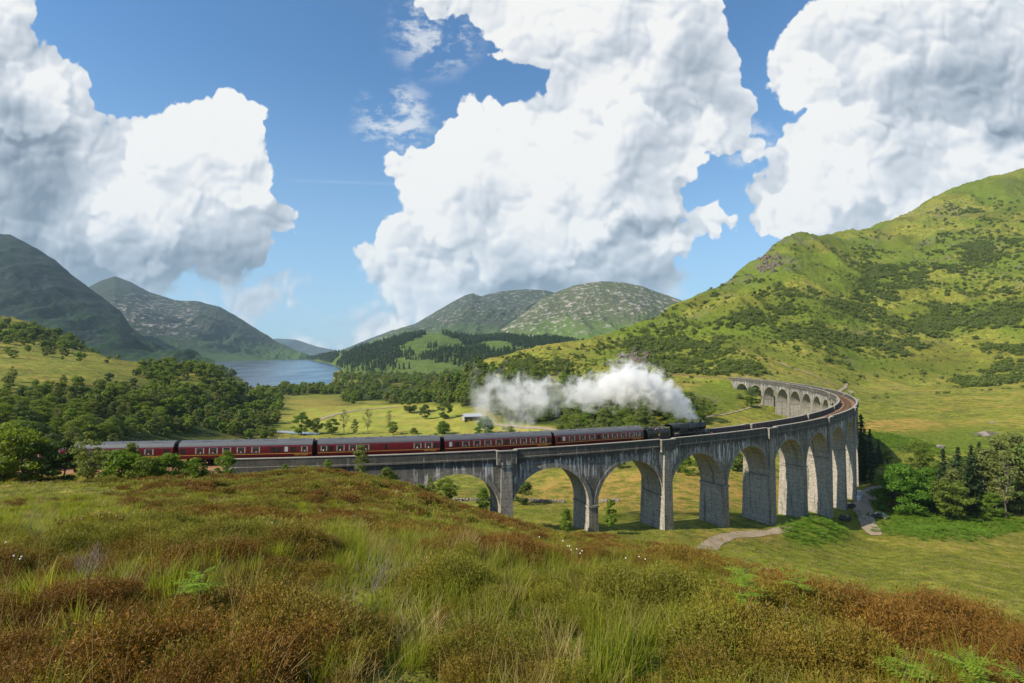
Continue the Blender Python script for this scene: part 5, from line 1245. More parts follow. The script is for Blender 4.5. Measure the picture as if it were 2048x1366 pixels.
def woods():
    r = np.random.default_rng(22)
    P1 = region_pts([(620, 785, 170, 12, .22), (800, 762, 130, 24, .40), (900, 745, 60, 24, .2), (690, 800, 80, 10, .06), (640, 838, 40, 12, .02), (440, 740, 60, 14, .15), (930, 770, 60, 24, .15), (545, 835, 46, 22, .05), (540, 800, 46, 18, .06), (760, 806, 90, 6, .04), (425, 742, 45, 9, .14), (465, 750, 22, 7, .05), (700, 756, 40, 6, .06)], 1300, r, 250.)
    P1 = P1[P1[:, 1] > 330]
    P0 = region_pts([(880, 805, 110, 20, .25), (980, 800, 80, 30, .30), (1090, 775, 110, 30, .22), (1150, 820, 130, 36, .40), (1230, 850, 150, 50, .40), (1320, 850, 80, 30, .18), (1050, 840, 60, 14, .08)], 900, r, 150.)
    P2 = region_pts([(60, 672, 110, 28, .35), (130, 690, 60, 18, .12), (240, 716, 50, 8, .06), (330, 745, 60, 12, .12), (450, 790, 80, 40, .34), (300, 810, 130, 30, .26), (100, 800, 120, 26, .18), (250, 855, 260, 24, .60), (480, 850, 90, 26, .22), (60, 850, 120, 40, .25)], 1000, r, 84.)
    P2 = P2[P2[:, 1] > 104]
    A = []
    for gi, P in enumerate((P0, P2, P1)):
        z1, z2 = zones(P[:, 0], P[:, 1], P[:, 2]); P = P[(z1[:, 0] < .4) & (P[:, 2] > -59.8) & off_line(P[:, 0], P[:, 1], 9)]
        f = fbm(P[:, 0]/26, P[:, 1]/26, 4, 77); P = P[f > r.uniform(-.30, .06 if gi else -.1, len(P))]
        h = r.uniform(*((6, 12), (3.5, 8.5), (6, 12))[gi], len(P)); A.append(np.column_stack([P, h, np.full(len(P), gi)]))
    A = np.vstack(A); A = A[np.argsort(-A[:, 3]/A[:, 1])]
    keep = []                           # thin crowding among the nearest
    for q in A:
        if len(keep) > 700 or all((q[0]-k[0])**2+(q[1]-k[1])**2 > (.30*(q[3]+k[3]))**2 for k in keep): keep.append(q)
    A = np.array(keep); kinds = [('broad', 0), ('broad', 1), ('broad', 2), ('birch', 0), ('birch', 1), ('dark', 0), ('dark', 1), ('fresh', 0), ('birch', 2), ('conifer', 0)]
    KN = {'broad': 'mid green rounded tree', 'birch': 'pale airy birch', 'dark': 'dark green dense tree', 'fresh': 'bright fresh green tree', 'conifer': 'pointed conifer'}
    L0 = [(930, 'left of the barn, behind the train'), (1000, 'beside the barn, behind the train'), (1080, 'in the wood under the thin steam'), (1180, 'in the wood under the middle steam'), (1290, 'in the wood under the thick steam'), (9999, 'in the wood behind the engine')]
    L1 = [(100, 'far left above the train tail'), (200, 'left slope above the last coach'), (300, 'left slope above the first coach gap'), (400, 'left slope above the second coach'), (500, 'left slope below the loch shore'), (9999, 'where the left slope meets the valley fields')]
    L2 = [(600, 'between the left slope and the loch shore'), (760, 'between the pale field and the loch'), (9999, 'in the woods right of the pale field')]
    for x, y, z, h, g in A[:235]:
        kd = kinds[r.choice(10, p=[.14, .14, .12, .15, .13, .06, .05, .10, .10, .01])]; px, py = px_of(x, y, z)
        tbl = (L0, L1, L2)[int(g)]; where = [t for lim, t in tbl if px < lim][0]; big = 'tall ' if h > (9, 6, 9)[int(g)] else 'small '
        row = ('upper', 'middle', 'lower')[0 if py < (790, 770, 770)[int(g)] else (1 if py < (830, 820, 800)[int(g)] else 2)]
        plant(kd[0], kd[1], x, y, h, f'{big}{KN[kd[0]]}, {row} row, {where}', WOODG[int(g)][1], wide=r.uniform(.85, 1.2), z=z)
    B_ = A[235:]; rot, sc = pts_attrs(len(B_), r, .9, 1.1, .03, (.9, 1.1)); sc = sc*B_[:, 3:4]
    o = scatter('woodland', B_[:, :3]-np.array([0, 0, .3]), rot, sc, r.choice(5, len(B_), p=[.34, .20, .12, .20, .14]), T_LOD); tag(o, 'mixed broadleaf woodland filling the valley and slopes towards the loch', 'woodland')
    # conifer plantation on the far hill
    me = forest_hill.data; co_ = np.zeros(len(me.vertices)*3, np.float32); me.vertices.foreach_get('co', co_); co_ = co_.reshape(-1, 3)
    nu, nv = 300, 90; G = co_.reshape(nu, nv, 3); n = 9000; iu = r.uniform(0, nu-1.01, n); iv = np.sqrt(r.uniform(0, 1, n))*58+1
    i, j = iu.astype(int), iv.astype(int); fu, fv = (iu-i)[:, None], (iv-j)[:, None]
    P = (G[i, j]*(1-fu)+G[i+1, j]*fu)*(1-fv)+(G[i, j+1]*(1-fu)+G[i+1, j+1]*fu)*fv
    px, py = px_of(P[:, 0], P[:, 1], P[:, 2]); clear = ell(px, py, 890, 686, 32, 8)+ell(px, py, 990, 690, 34, 8)+ell(px, py, 830, 728, 40, 8)
    k = (fbm(P[:, 0]/140, P[:, 1]/140, 4, 333) > -.22) & (clear < .4) & (P[:, 2] > -58); P = P[k]
    rot, sc = pts_attrs(len(P), r, 13, 22, .02, (.8, 1.2)); o = scatter('conifer_forest', P-np.array([0, 0, 1.]), rot, sc, r.integers(0, 3, len(P)), C_LOD); tag(o, 'dark conifer forest on the low hill right of the loch', 'forest')
woods()

# ------------------------------------------------------------------ individual trees and shrubs
TP = [
 ('broad', 1, 8, 962, 850, 64., 'tall green tree at the left edge in front of the train tail'), ('broad', 0, 48, 958, 868, 64., 'dark green broadleaf tree beside the train tail'),
 ('dark', 1, 82, 955, 884, 65., 'small dark tree right of the two tall ones by the train tail'), ('dark', 1, 128, 958, 876, 66., 'slim dark tree standing before the last coach'),
 ('birch', 0, 178, 966, 860, 64., 'pale green birch rising in front of the last coach'), ('birch', 1, 212, 962, 898, 64., 'shorter birch on the right of the tall pale birch'),
 ('birch', 2, 263, 940, 884, 67., 'little airy birch before the coach windows'), ('freshbush', 0, 238, 972, 903, 64., 'bright shrub at the foot of the embankment, leftmost of four'),
 ('bush', 0, 292, 974, 912, 64., 'mid green shrub between bright ones below the coaches'), ('freshbush', 0, 338, 976, 908, 66., 'wide bright shrub below the coach bogies'),
 ('freshbush', 0, 386, 968, 918, 67., 'rounded leafy shrub by the bare bank'), ('fresh', 0, 452, 962, 902, 72., 'leafy shrub leaning on the end of the viaduct wall'),
 ('fresh', 0, 570, 952, 928, 73.5, 'tiny shrub before the wall on the heather crest'), ('fresh', 0, 655, 950, 919, 73.5, 'small bright shrub against the viaduct wall'),
 ('birch', 1, 721, 960, 888, 74., 'young birch standing as high as the coaches on the crest'), ('bush', 1, 772, 966, 936, 77., 'grey green bush right of the young birch'),
 ('broad', 2, 790, 980, 949, 78., 'small round bush low on the crest edge'), ('bush', 2, 838, 992, 968, 80., 'low bush under the first arch spring'),
 ('broad', 1, 893, 1026, 956, 82., 'dense round tree in the first arch'), ('birch', 0, 862, 1008, 952, 82., 'loose yellow green tree left in the first arch'),
 ('fresh', 1, 967, 1042, 976, 84., 'bright young tree beside the first tall pier'), ('dark', 0, 1046, 1008, 962, 148., 'dark round tree seen through the second arch'),
 ('fresh', 1, 1132, 1055, 1017, 92., 'small pointed tree left of the second pier'), ('sapling', 0, 1222, 1072, 998, 93., 'airy sapling in front of the third arch'),
 ('broad', 0, 1205, 950, 912, 200., 'dark tree at the wood edge behind the third arch'), ('dark', 0, 1240, 955, 914, 195., 'broad dark tree behind the third arch'), ('broad', 1, 1282, 960, 908, 190., 'tree behind the pier of the third arch'),
 ('fresh', 0, 1375, 985, 912, 172., 'bright tree behind the fourth arch'), ('broad', 2, 1355, 980, 918, 178., 'tree partly behind the pilaster, fourth arch'), ('dark', 1, 1405, 990, 905, 176., 'tall dark tree right in the fourth arch'),
 ('dark', 0, 1470, 985, 900, 182., 'dark tree behind the fifth arch'), ('broad', 1, 1492, 988, 905, 186., 'tree at the right of the fifth arch opening'), ('dark', 1, 1555, 960, 905, 215., 'narrow dark tree glimpsed in the sixth arch'),
 ('fresh', 0, 603, 870, 824, None, 'bright round tree alone at the field edge'), ('broad', 0, 634, 868, 836, None, 'tree right of the bright round one by the river'), ('broad', 2, 664, 870, 836, None, 'bushy tree right of the riverside pair'),
 ('bare', 0, 688, 868, 818, None, 'thin bare tree on the pale field, leftmost of three'), ('birch', 1, 710, 869, 837, None, 'pale willow below the thin bare trees'), ('bare', 0, 736, 868, 816, None, 'thin bare tree on the pale field, middle of three'),
 ('bare', 0, 779, 866, 820, None, 'thin bare tree on the pale field, rightmost of three'), ('broad', 1, 786, 869, 843, None, 'small round tree under the right bare one'), ('bush', 0, 828, 868, 855, None, 'low grey bush just above the coach roof'),
 ('freshbush', 0, 885, 868, 843, None, 'wide bright bush left of the barn'), ('dark', 0, 820, 826, 781, None, 'large dark oak at the right of the pale field'), ('dark', 1, 850, 838, 808, None, 'dark tree right of the large oak'),
 ('dark', 0, 890, 838, 803, None, 'broad dark tree left of the barn'), ('maple', 0, 970, 868, 832, None, 'leafy green tree in front of the barn'), ('gold', 0, 1318, 872, 830, 250., 'golden yellow shrub above the tender'),
 ('dark', 0, 1506, 822, 774, 330., 'dark bush against the far end of the viaduct'), ('scrub', 0, 1478, 812, 786, 335., 'small scrub left of the dark bush at the far arches'), ('scrub', 0, 1460, 756, 732, 430., 'dark round shrub just above the far track'),
 ('maple', 0, 1805, 1036, 926, 158., 'bright green maple beside the blue roofed shed'), ('maple', 0, 1858, 1032, 934, 166., 'second leafy tree right of the bright maple'),
 ('broad', 1, 1840, 950, 882, 200., 'tree above the maples on the bracken slope'), ('conifer', 0, 1886, 1040, 896, 160., 'dark spruce right of the maples'), ('conifer', 1, 1915, 1042, 893, 162., 'dark spruce, second of the row right of the maples'),
 ('conifer', 2, 1942, 1042, 890, 158., 'dark spruce, third of the row right of the maples'), ('birch', 2, 1968, 1046, 893, 158., 'slender grey tree between spruces and tall birches'),
 ('birch', 0, 1992, 1046, 872, 158., 'tall birch near the right edge'), ('birch', 1, 2024, 1050, 864, 160., 'tallest birch at the right edge'), ('dark', 1, 2046, 1046, 884, 156., 'dark tree cut by the right edge'),
 ('bare', 0, 2012, 1060, 905, 152., 'pale bare trunk before the birches'), ('fresh', 0, 1985, 1048, 985, 152., 'bright low tree under the birches'), ('birch', 2, 1905, 1036, 935, 154., 'leafy tree in front of the spruces'),
 ('conifer', 0, 1722, 985, 828, 190., 'dark spruce directly behind the end of the curve'), ('conifer', 1, 1740, 985, 858, 196., 'spruce in shadow, second behind the curve'), ('conifer', 2, 1757, 984, 880, 202., 'spruce in shadow, third behind the curve'),
 ('broad', 0, 1776, 982, 902, 204., 'shaded broad tree above the shed'), ('conifer', 0, 1730, 992, 880, 184., 'lower spruce in the viaduct shadow'),
 ('broad', 0, 1876, 1036, 925, 172., 'dark leafy tree filling the gap before the first spruce'), ('dark', 0, 1930, 1036, 912, 172., 'broad dark tree behind the row of spruces'), ('conifer', 0, 1958, 1044, 884, 170., 'spruce behind the slender grey tree'),
 ('dark', 1, 2005, 1044, 905, 172., 'dark tree between the two tall birches'), ('conifer', 1, 2038, 1044, 878, 172., 'spruce behind the tallest birch at the right edge'), ('broad', 2, 1900, 1036, 960, 150., 'low leafy tree before the spruce row'), ('dark', 0, 1975, 1046, 960, 162., 'low dark tree filling the foot of the birches'), ('dark', 1, 1838, 1034, 952, 176., 'dark tree between the two maples'),
 ('dark', 0, 1940, 780, 752, 470., 'dark shrub at the foot of the right hill, left one'), ('dark', 0, 2020, 795, 766, 440., 'dark shrub at the foot of the right hill, right one'),
]
for kd, i, px, yb, yt, dep, lb in TP:
    nm, ct = ('shrub', 'shrub') if any(w in lb for w in ('shrub', 'bush', 'scrub')) else (('conifer', 'spruce tree') if kd == 'conifer' else ('tree', 'tree'))
    plant_px(kd, i, px, yb, yt, lb, depth=dep, name=nm, cat=ct, wide=1.0)

# ------------------------------------------------------------------ paths, river
M_PATH = pmat('gravel_path', (.30, .235, .175), .95, .1, var=.25, scale=.6)
def ribbon(name, pts, w, mat, lift=.10, wob=.3, kind='structure'):
    P = hit([p[0] for p in pts], [p[1] for p in pts], 60.); P = P[np.isfinite(P[:, 0])][:, :2]
    t = np.concatenate([[0], np.cumsum(np.hypot(*np.diff(P, axis=0).T))]); q = np.arange(0, t[-1], max(.6, w*.4)); C = np.column_stack([np.interp(q, t, P[:, 0]), np.interp(q, t, P[:, 1])])
    for _ in range(6): C[1:-1] = (C[:-2]+2*C[1:-1]+C[2:])/4
    d = np.gradient(C, axis=0); d /= np.linalg.norm(d, axis=1, keepdims=True)+1e-9; n = np.column_stack([-d[:, 1], d[:, 0]])
    off = np.linspace(-.5, .5, 6); V = []
    for i in range(len(C)):
        ww = w*(1+wob*float(fbm(np.array([q[i]/5]), np.array([3.3]), 2, 8)[0]))*min(1, .4+i/6, .4+(len(C)-1-i)/6)
        for o in off: V.append((*(C[i]+n[i]*o*ww),))
    V = np.array(V); z = tz(V[:, 0], V[:, 1])+lift
    return tag(mesh_obj(name, np.column_stack([V, z]), grid_faces(len(C), 6), mat, smooth=True), kind=kind)
ribbon('road', [(1404, 1098), (1432, 1083), (1462, 1073), (1505, 1066), (1560, 1063), (1600, 1060)], 3.0, M_PATH, .10)
ribbon('road', [(1752, 1072), (1738, 1052), (1728, 1030), (1724, 1010), (1735, 992), (1752, 980), (1772, 974)], 4.6, M_PATH, .16)
ribbon('path', [(1385, 842), (1410, 836), (1440, 831), (1480, 822), (1505, 814), (1530, 808), (1552, 805)], 1.1, M_PATH, .25)
ribbon('path', [(1555, 727), (1575, 734), (1605, 744), (1625, 750), (1640, 758)], 1.6, M_PATH, .5)
ribbon('path', [(1686, 762), (1694, 768), (1690, 777), (1672, 786)], 2.0, M_PATH, .5)
ribbon('road', [(632, 842), (668, 830), (710, 822), (755, 817), (800, 814)], 5., M_PATH, .3)
ribbon('road', [(955, 843), (990, 849), (1030, 853), (1075, 856), (1115, 862)], 4., M_PATH, .3)
M_RIV = pmat('river_water', (.25, .26, .26), .2, .5, var=.3, scale=.3)
ribbon('river', [(520, 862), (560, 864), (600, 866), (640, 869)], 7., M_RIV, .3)

# ------------------------------------------------------------------ small things about the viaduct
M_STONE = pmat('field_stone', (.22, .19, .17), .9, .1, var=.5, scale=3.)
def rubble(name, pts, h, label, cat, seed=1, gap=()):
    r = random.Random(seed); P = hit([p[0] for p in pts], [p[1] for p in pts], 100.)[:, :2]; b = MB(); t = np.concatenate([[0], np.cumsum(np.hypot(*np.diff(P, axis=0).T))]); s = 0.
    while s < t[-1]:
        f = s/t[-1]
        if not any(a < f < c for a, c in gap):
            for k in range(3):
                x = float(np.interp(s, t, P[:, 0]))+r.uniform(-.3, .3); y = float(np.interp(s, t, P[:, 1]))+r.uniform(-.3, .3); z = float(tz(np.array([x]), np.array([y]))[0])
                b.sphere((x, y, z+k*h*.32+.08), r.uniform(.22, .42), 6, 4, .7)
        s += .42
    return tag(b.build(name, M_STONE), label, cat)
rubble('stone_wall', [(905, 1003), (1000, 1001), (1100, 1004), (1150, 1006), (1240, 1004)], .9, 'tumbled dry stone wall on the grass seen through the arches', 'stone wall', 3, ((.25, .33), (.62, .70), (.8, .86)))
def boulder(px, py, r_, label, seed):
    P = hit(px, py, 60.)[0]; rr = np.random.default_rng(seed); b = MB(); b.sphere((0, 0, 0), r_, 9, 6, .65); V = np.array(b.V)*(1+.28*rr.normal(size=(len(b.V), 1)).clip(-1, 1)); b.V = [tuple(v) for v in V]
    o = b.build('boulder', M_STONE); o.location = (P[0], P[1], P[2]+r_*.2); return tag(o, label, 'boulder')
boulder(1484, 796, 1.3, 'grey boulder beside the dark bush at the far arches', 1); boulder(1702, 786, 1.8, 'grey boulder near the bend of the hill path', 2); boulder(1968, 872, 2.2, 'pale boulder on the bracken slope above the trees', 3); boulder(1880, 896, 1.6, 'smaller boulder left of the pale one on the slope', 4)
boulder(1985, 846, 1.2, 'dark boulder on the smooth pasture at right', 5)
def crag(px, py, w, h, label, seed, n=26):
    P = hit(px, py, 380.)[0]; r = np.random.default_rng(seed); b = MB(); px_m = P[1]/F
    for i in range(n):
        q = hit(px+r.normal()*w*.42, py+r.normal()*h*.42, 380.)[0]
        if not np.isfinite(q[0]) or abs(q[1]-P[1]) > 120: continue
        c = MB(); c.sphere((0, 0, 0), 1., 8, 6); V = np.array(c.V)*(1+.30*r.normal(size=(len(c.V), 1)).clip(-1, 1))*np.array([r.uniform(1.2, 3.6), r.uniform(1.2, 2.6), r.uniform(1.5, 3.6)])*h*px_m/9
        b.raw([tuple(v+q-np.array([0, 0, .12*h*px_m])) for v in V], c.F)
    return tag(b.build('rock_outcrop', M_CRAG), label, 'rock outcrop')
M_CRAG = pmat('crag_rock', (.13, .105, .085), .95, .1, var=.75, scale=.35)
crag(1530, 527, 52, 18, 'steep rocky crag on the skyline shoulder of the right hill', 1, 60); crag(1272, 722, 40, 24, 'brown broken rock face above the steam at the foot of the hill', 2, 60)
crag(1330, 745, 30, 8, 'low rock cutting beside the far railway line', 3, 14); crag(1605, 482, 50, 7, 'small outcrop along the first summit of the right hill', 4, 12)
crag(1905, 432, 60, 8, 'grey outcrop high on the right hill below the skyline', 5, 12); crag(1445, 573, 30, 7, 'small rocks on the left shoulder of the right hill', 6, 10)
# parked cars
M_CARD = pmat('dark_car_paint', (.020, .024, .028), .22, .6); M_CARG = pmat('grey_green_car_paint', (.05, .075, .07), .25, .6); M_TYRE = pmat('tyre_rubber', (.02, .02, .02), .8, .2); M_LAMPW = pmat('headlight_glass', (.6, .6, .6), .15, .6)
def car(px, py, yaw, mat, label, depth=None):
    P = hit(px, py, 60.)[0]; e = empty('parked_car', (P[0], P[1], P[2]+.05), R(yaw), label, 'car', 'cars parked beneath the viaduct')
    prof = [(-2.1, .35), (-2.15, .75), (-2.0, .95), (-1.75, 1.02), (-1.35, 1.42), (.35, 1.46), (1.05, 1.00), (1.95, .82), (2.12, .60), (2.1, .35)]
    b = MB(); b.loft([[(x, y, z) for x, z in [(x_*k, z_ if z_ < 1.03 else 1.03+(z_-1.03)*k2) for x_, z_ in prof]] for y, k, k2 in ((-.86, .97, .75), (-.80, 1, 1.), (.80, 1, 1.), (.86, .97, .75))]); b.build('body', mat, e)
    for y in (-.875, .855):
        b = MB(); b.raw([(-1.5, y, 1.02), (.85, y, 1.02), (.30, y, 1.34), (-1.25, y, 1.34), (-1.5, y+.02, 1.02), (.85, y+.02, 1.02), (.30, y+.02, 1.34), (-1.25, y+.02, 1.34)], [(0, 1, 2, 3), (7, 6, 5, 4), (0, 4, 5, 1), (3, 2, 6, 7)]); b.build('side_window', M_GLASS, e)
    b = MB(); b.raw([(1.04, -.70, 1.03), (1.04, .70, 1.03), (.42, .66, 1.45), (.42, -.66, 1.45), (1.0, -.70, .98), (1.0, .70, .98), (.38, .66, 1.40), (.38, -.66, 1.40)], [(0, 1, 2, 3), (4, 7, 6, 5)]); b.build('windscreen', M_PALE, e)
    for x in (-1.3, 1.3):
        for y in (-.84, .84):
            b = MB(); b.cyl((x, y-.1, .33), (x, y+.1, .33), .33, .33, 16); w = b.build('wheel', M_TYRE, e); b = MB(); s_ = 1 if y > 0 else -1; b.cyl((x, y+s_*.1, .33), (x, y+s_*.115, .33), .2, .2, 12); b.build('rim', M_FRAME, w)
    for y in (-.62, .62): b = MB(); b.box(2.02, 2.12, y-.15, y+.15, .62, .74, .02); b.build('headlight', M_LAMPW, e)
car(1690, 1040, 35, M_CARD, 'dark car parked nearest beneath the last visible piers'); car(1698, 1014, 25, M_CARD, 'dark car parked further in under the viaduct'); car(1758, 1036, 150, M_CARG, 'grey green car right of the gravel road')
# white bulk bags, shed, timber
def box_at(name, px, py, dims, yaw, mat, label, cat, dy=0.):
    P = hit(px, py, 60.)[0]; b = MB(); b.box(-dims[0]/2, dims[0]/2, -dims[1]/2, dims[1]/2, -.2, dims[2], min(dims)*.18); o = b.build(name, mat); o.location = (P[0], P[1]+dy, P[2]); o.rotation_euler = (0, 0, R(yaw)); return tag(o, label, cat)
M_WHITE = pmat('white_woven_bag', (.72, .72, .72), .7, .2, var=.1); M_TIM = pmat('sawn_timber', (.45, .33, .18), .8, .2, var=.2)
box_at('bulk_bag', 1716, 1000, (1.5, 1.4, 1.5), 20, M_WHITE, 'white bulk bag at the foot of the end pier, nearer one', 'bag'); box_at('bulk_bag', 1719, 992, (1.4, 1.3, 2.0), 50, M_WHITE, 'white bulk bag behind the nearer bag', 'bag')
box_at('timber_beam', 1735, 997, (4.2, .3, .25), 28, M_TIM, 'pale timber beam lying on the road by the white bags', 'timber')
M_BLUER = pmat('blue_metal_roof', (.16, .26, .32), .4, .5, var=.15); M_WALLD = pmat('dark_board_wall', (.05, .055, .05), .8, .2, var=.3); M_BARN = pmat('corrugated_barn_roof', (.36, .38, .42), .5, .4, var=.2); M_BW = pmat('pale_barn_wall', (.30, .30, .29), .8, .2, var=.2); M_HW = pmat('white_house_wall', (.72, .70, .66), .8, .2); M_SLATE = pmat('slate_roof', (.08, .085, .10), .7, .3, var=.3)
def building(name, px, py, L, W_, H, rise, yaw, mw, mr2, label, cat, open_front=False, win=0, depth=None):
    P = hit(px, py, 60.)[0] if depth is None else np.array([(px-1024)/F*depth, depth, float(tz(np.array([(px-1024)/F*depth]), np.array([depth]))[0])])
    e = empty(name, (P[0], P[1], P[2]-.2), R(yaw), label, cat)
    b = MB()
    if open_front:
        b.box(-L/2, L/2, W_/2-.15, W_/2, 0, H); b.box(-L/2, -L/2+.15, -W_/2, W_/2-.15, 0, H); b.box(L/2-.15, L/2, -W_/2, W_/2-.15, 0, H); b.build('wall', mw, e)
        for x in np.linspace(-L/2+.1, L/2-.1, 3): c = MB(); c.box(x-.09, x+.09, -W_/2, -W_/2+.18, 0, H); c.build('post', M_TIM, e)
    else:
        sec = [(-W_/2, 0), (-W_/2, H), (0, H+rise-.1), (W_/2, H), (W_/2, 0)]; b.loft([[(x, y, z) for y, z in sec] for x in (-L/2, L/2)]); b.build('wall', mw, e)
    r = MB(); o = .35
    sec = [(-W_/2-o, H-.1), (0, H+rise), (W_/2+o, H-.1), (W_/2+o, H+.06), (0, H+rise+.17), (-W_/2-o, H+.06)]
    r.loft([[(x, y, z) for y, z in sec] for x in (-L/2-o, L/2+o)]); rf = r.build('roof', mr2, e)
    for i in range(win):
        x = -L/2+L*(i+.5)/win; c = MB(); c.box(x-.5, x+.5, -W_/2-.03, -W_/2+.05, 1.0, 2.1); c.build('window', M_GLASS, e)
    if win: c = MB(); c.box(L/2-.9, L/2-.1, -.4, .4, H+rise-.5, H+rise+1.0); c.build('chimney', mw, rf)
building('shed', 1786, 1012, 7., 5., 2.9, 1.1, 60, M_WALLD, M_BLUER, 'open shed with a blue metal roof half hidden by the maple', 'shed', True, depth=172.)
building('barn', 944, 843, 13., 8., 3.2, 1.6, 18, M_BW, M_BARN, 'grey open barn with a pale metal roof behind the train', 'barn', True, depth=370.)
for i, (px, py, dp) in enumerate(((845, 744, 1060.), (790, 747, 1100.), (866, 741, 1080.))):
    building('house', px, py, 12, 7, 4.5, 2.6, (20, -15, 40)[i], M_HW, M_SLATE, ('white house among the trees near the loch head, middle one', 'white house nearest the loch shore', 'white house furthest right above the loch head trees')[i], 'house', win=4, depth=dp)
# trackside: sign, fence, wing wall
M_ORG = pmat('orange_board', (.60, .28, .03), .6, .3); M_POST = pmat('weathered_post', (.26, .22, .18), .9, .1, var=.3)
def line_pt(s, off): x, y = line(s, off); return float(x), float(y), float(tz(np.array([float(x)]), np.array([float(y)]))[0])
x, y, z = line_pt(-19.2, 3.3); e = empty('trackside_sign', (x, y, z), LTH, 'small orange board on a post beside the coaches', 'sign')
b = MB(); b.box(-.06, .06, -.05, .05, -.3, 2.2); b.build('post', M_ORG, e); b = MB(); b.box(-.22, .22, -.09, -.05, 1.75, 2.35, .02); b.build('board', M_ORG, e)
wx, wy, wz = line_pt(-8.6, 4.6)
b = MB(); zt = float(ztop(-7.5))-.3
b.raw([(0, -.35, 0), (0, .35, 0), (-1.6, -3.6, -3.4), (-1.6+.7, -3.6, -3.4), (0, -.35, -6), (0, .35, -6), (-1.6, -3.6, -6.5), (-.9, -3.6, -6.5), (.8, .35, 0), (.8, .35, -6)],
      [(0, 2, 3, 8, 1), (0, 4, 6, 2), (2, 6, 7, 3), (3, 7, 9, 8), (8, 9, 5, 1), (0, 1, 5, 4)])
o = b.build('wing_wall', M_STONE); x, y = line(-8.0, 3.6); o.location = (float(x), float(y), zt-.9); o.rotation_euler = (0, 0, LTH); tag(o, 'sloping stone wing wall at the left end of the viaduct', 'wall')
def fence():
    e = empty('wooden_fence', (0, 0, 0), 0, 'broken wooden post and rail fence running down from the wing wall', 'fence'); pts = [(468, 932), (452, 948), (440, 962), (424, 972), (408, 976), (395, 974)]
    P = np.array([((p[0]-1024)/F*d, d) for p, d in zip(pts, (76.5, 73.5, 71.5, 69.5, 68., 67.))]); Z = tz(P[:, 0], P[:, 1])
    for (x, y), z in zip(P, Z): b = MB(); b.box(x-.06, x+.06, y-.06, y+.06, z-.4, z+1.15); b.build('post', M_POST, e)
    for h in (.55, .95):
        for i in range(len(P)-1): b = MB(); b.tube([(P[i][0], P[i][1], Z[i]+h), (P[i+1][0], P[i+1][1], Z[i+1]+h)], .045, 5); b.build('rail', M_POST, e)
fence()

# ------------------------------------------------------------------ people on the left viewpoint
M_SKIN = pmat('skin', (.45, .28, .20), .6, .3)
def person(x, y, h, cloth, trous, label, seed):
    r = random.Random(seed); z = float(tz(np.array([x]), np.array([y]))[0]); s = h/1.75
    st = .12+r.uniform(0, .08); a = r.uniform(-.1, .25)
    J = {'hip': (0, 0, .95), 'ch': (0, .02, 1.25), 'sh': (0, .0, 1.42), 'nk': (0, 0, 1.50), 'hd': (0, -.02, 1.62), 'tp': (0, -.01, 1.73),
         'sl': (-.19, 0, 1.40), 'el': (-.26, a*.5, 1.12), 'hl': (-.24, -a, .88), 'sr': (.19, 0, 1.40), 'er': (.27, -.05, 1.14), 'hr': (.22, -a*1.2, .92),
         'kl': (-.10, -.03, .50), 'fl': (-.11, st*.3, .06), 'tl': (-.12, st*.3-.16, .03), 'kr': (.10, .02, .50), 'fr': (.12, -st*.4, .06), 'tr': (.13, -st*.4-.16, .03)}
    Rd = {'hip': .15, 'ch': .16, 'sh': .13, 'nk': .06, 'hd': .10, 'tp': .07, 'sl': .07, 'el': .05, 'hl': .04, 'sr': .07, 'er': .05, 'hr': .04, 'kl': .07, 'fl': .05, 'tl': .04, 'kr': .07, 'fr': .05, 'tr': .04}
    E = [('hip', 'ch'), ('ch', 'sh'), ('sh', 'nk'), ('nk', 'hd'), ('hd', 'tp'), ('sh', 'sl'), ('sl', 'el'), ('el', 'hl'), ('sh', 'sr'), ('sr', 'er'), ('er', 'hr'), ('hip', 'kl'), ('kl', 'fl'), ('fl', 'tl'), ('hip', 'kr'), ('kr', 'fr'), ('fr', 'tr')]
    ks = list(J); me = bpy.data.meshes.new('person'); me.from_pydata([J[k] for k in ks], [(ks.index(p), ks.index(q)) for p, q in E], []); o = bpy.data.objects.new('person', me); COL.objects.link(o)
    o.modifiers.new('s', 'SKIN'); 
    for i, k in enumerate(ks): me.skin_vertices[0].data[i].radius = (Rd[k], Rd[k])
    me.skin_vertices[0].data[0].use_root = True; o.modifiers.new('b', 'SUBSURF').levels = 1
    bpy.context.view_layer.update(); d = bpy.data.meshes.new_from_object(o.evaluated_get(bpy.context.evaluated_depsgraph_get())); o.modifiers.clear(); o.data = d
    d.materials.clear(); [d.materials.append(m) for m in (cloth, trous, M_SKIN)]
    for p in d.polygons: c = p.center; p.material_index = 2 if c.z > 1.5 or (abs(c.x) > .2 and c.z < .95) else (1 if c.z < .95 else 0)
    o.location = (x, y, z); o.scale = (s, s, s); o.rotation_euler = (0, 0, r.uniform(-1, 2.5)); tag(o, label, 'person', 'people on the left viewpoint'); return o
CLO = [pmat('red_jacket', (.35, .03, .03), .8), pmat('navy_jacket', (.02, .03, .09), .8), pmat('white_shirt', (.6, .6, .58), .8), pmat('grey_fleece', (.15, .15, .16), .8)]
TRO = pmat('dark_trousers', (.03, .03, .035), .8)
for i in range(9):
    px = 356+i*3.1; dp = 470+(i % 3)*4; person((px-1024)/F*dp, dp, 1.6+.05*(i % 4), CLO[i % 4], TRO, 'person in a %s, %s the small crowd on the viewpoint' % (('red jacket', 'navy jacket', 'white shirt', 'grey fleece')[i % 4], ('left in', 'middle of', 'right in')[i//3]), i)
person((198-1024)/F*440, 440., 1.75, CLO[1], TRO, 'lone person in dark clothes standing on the left meadow', 40)

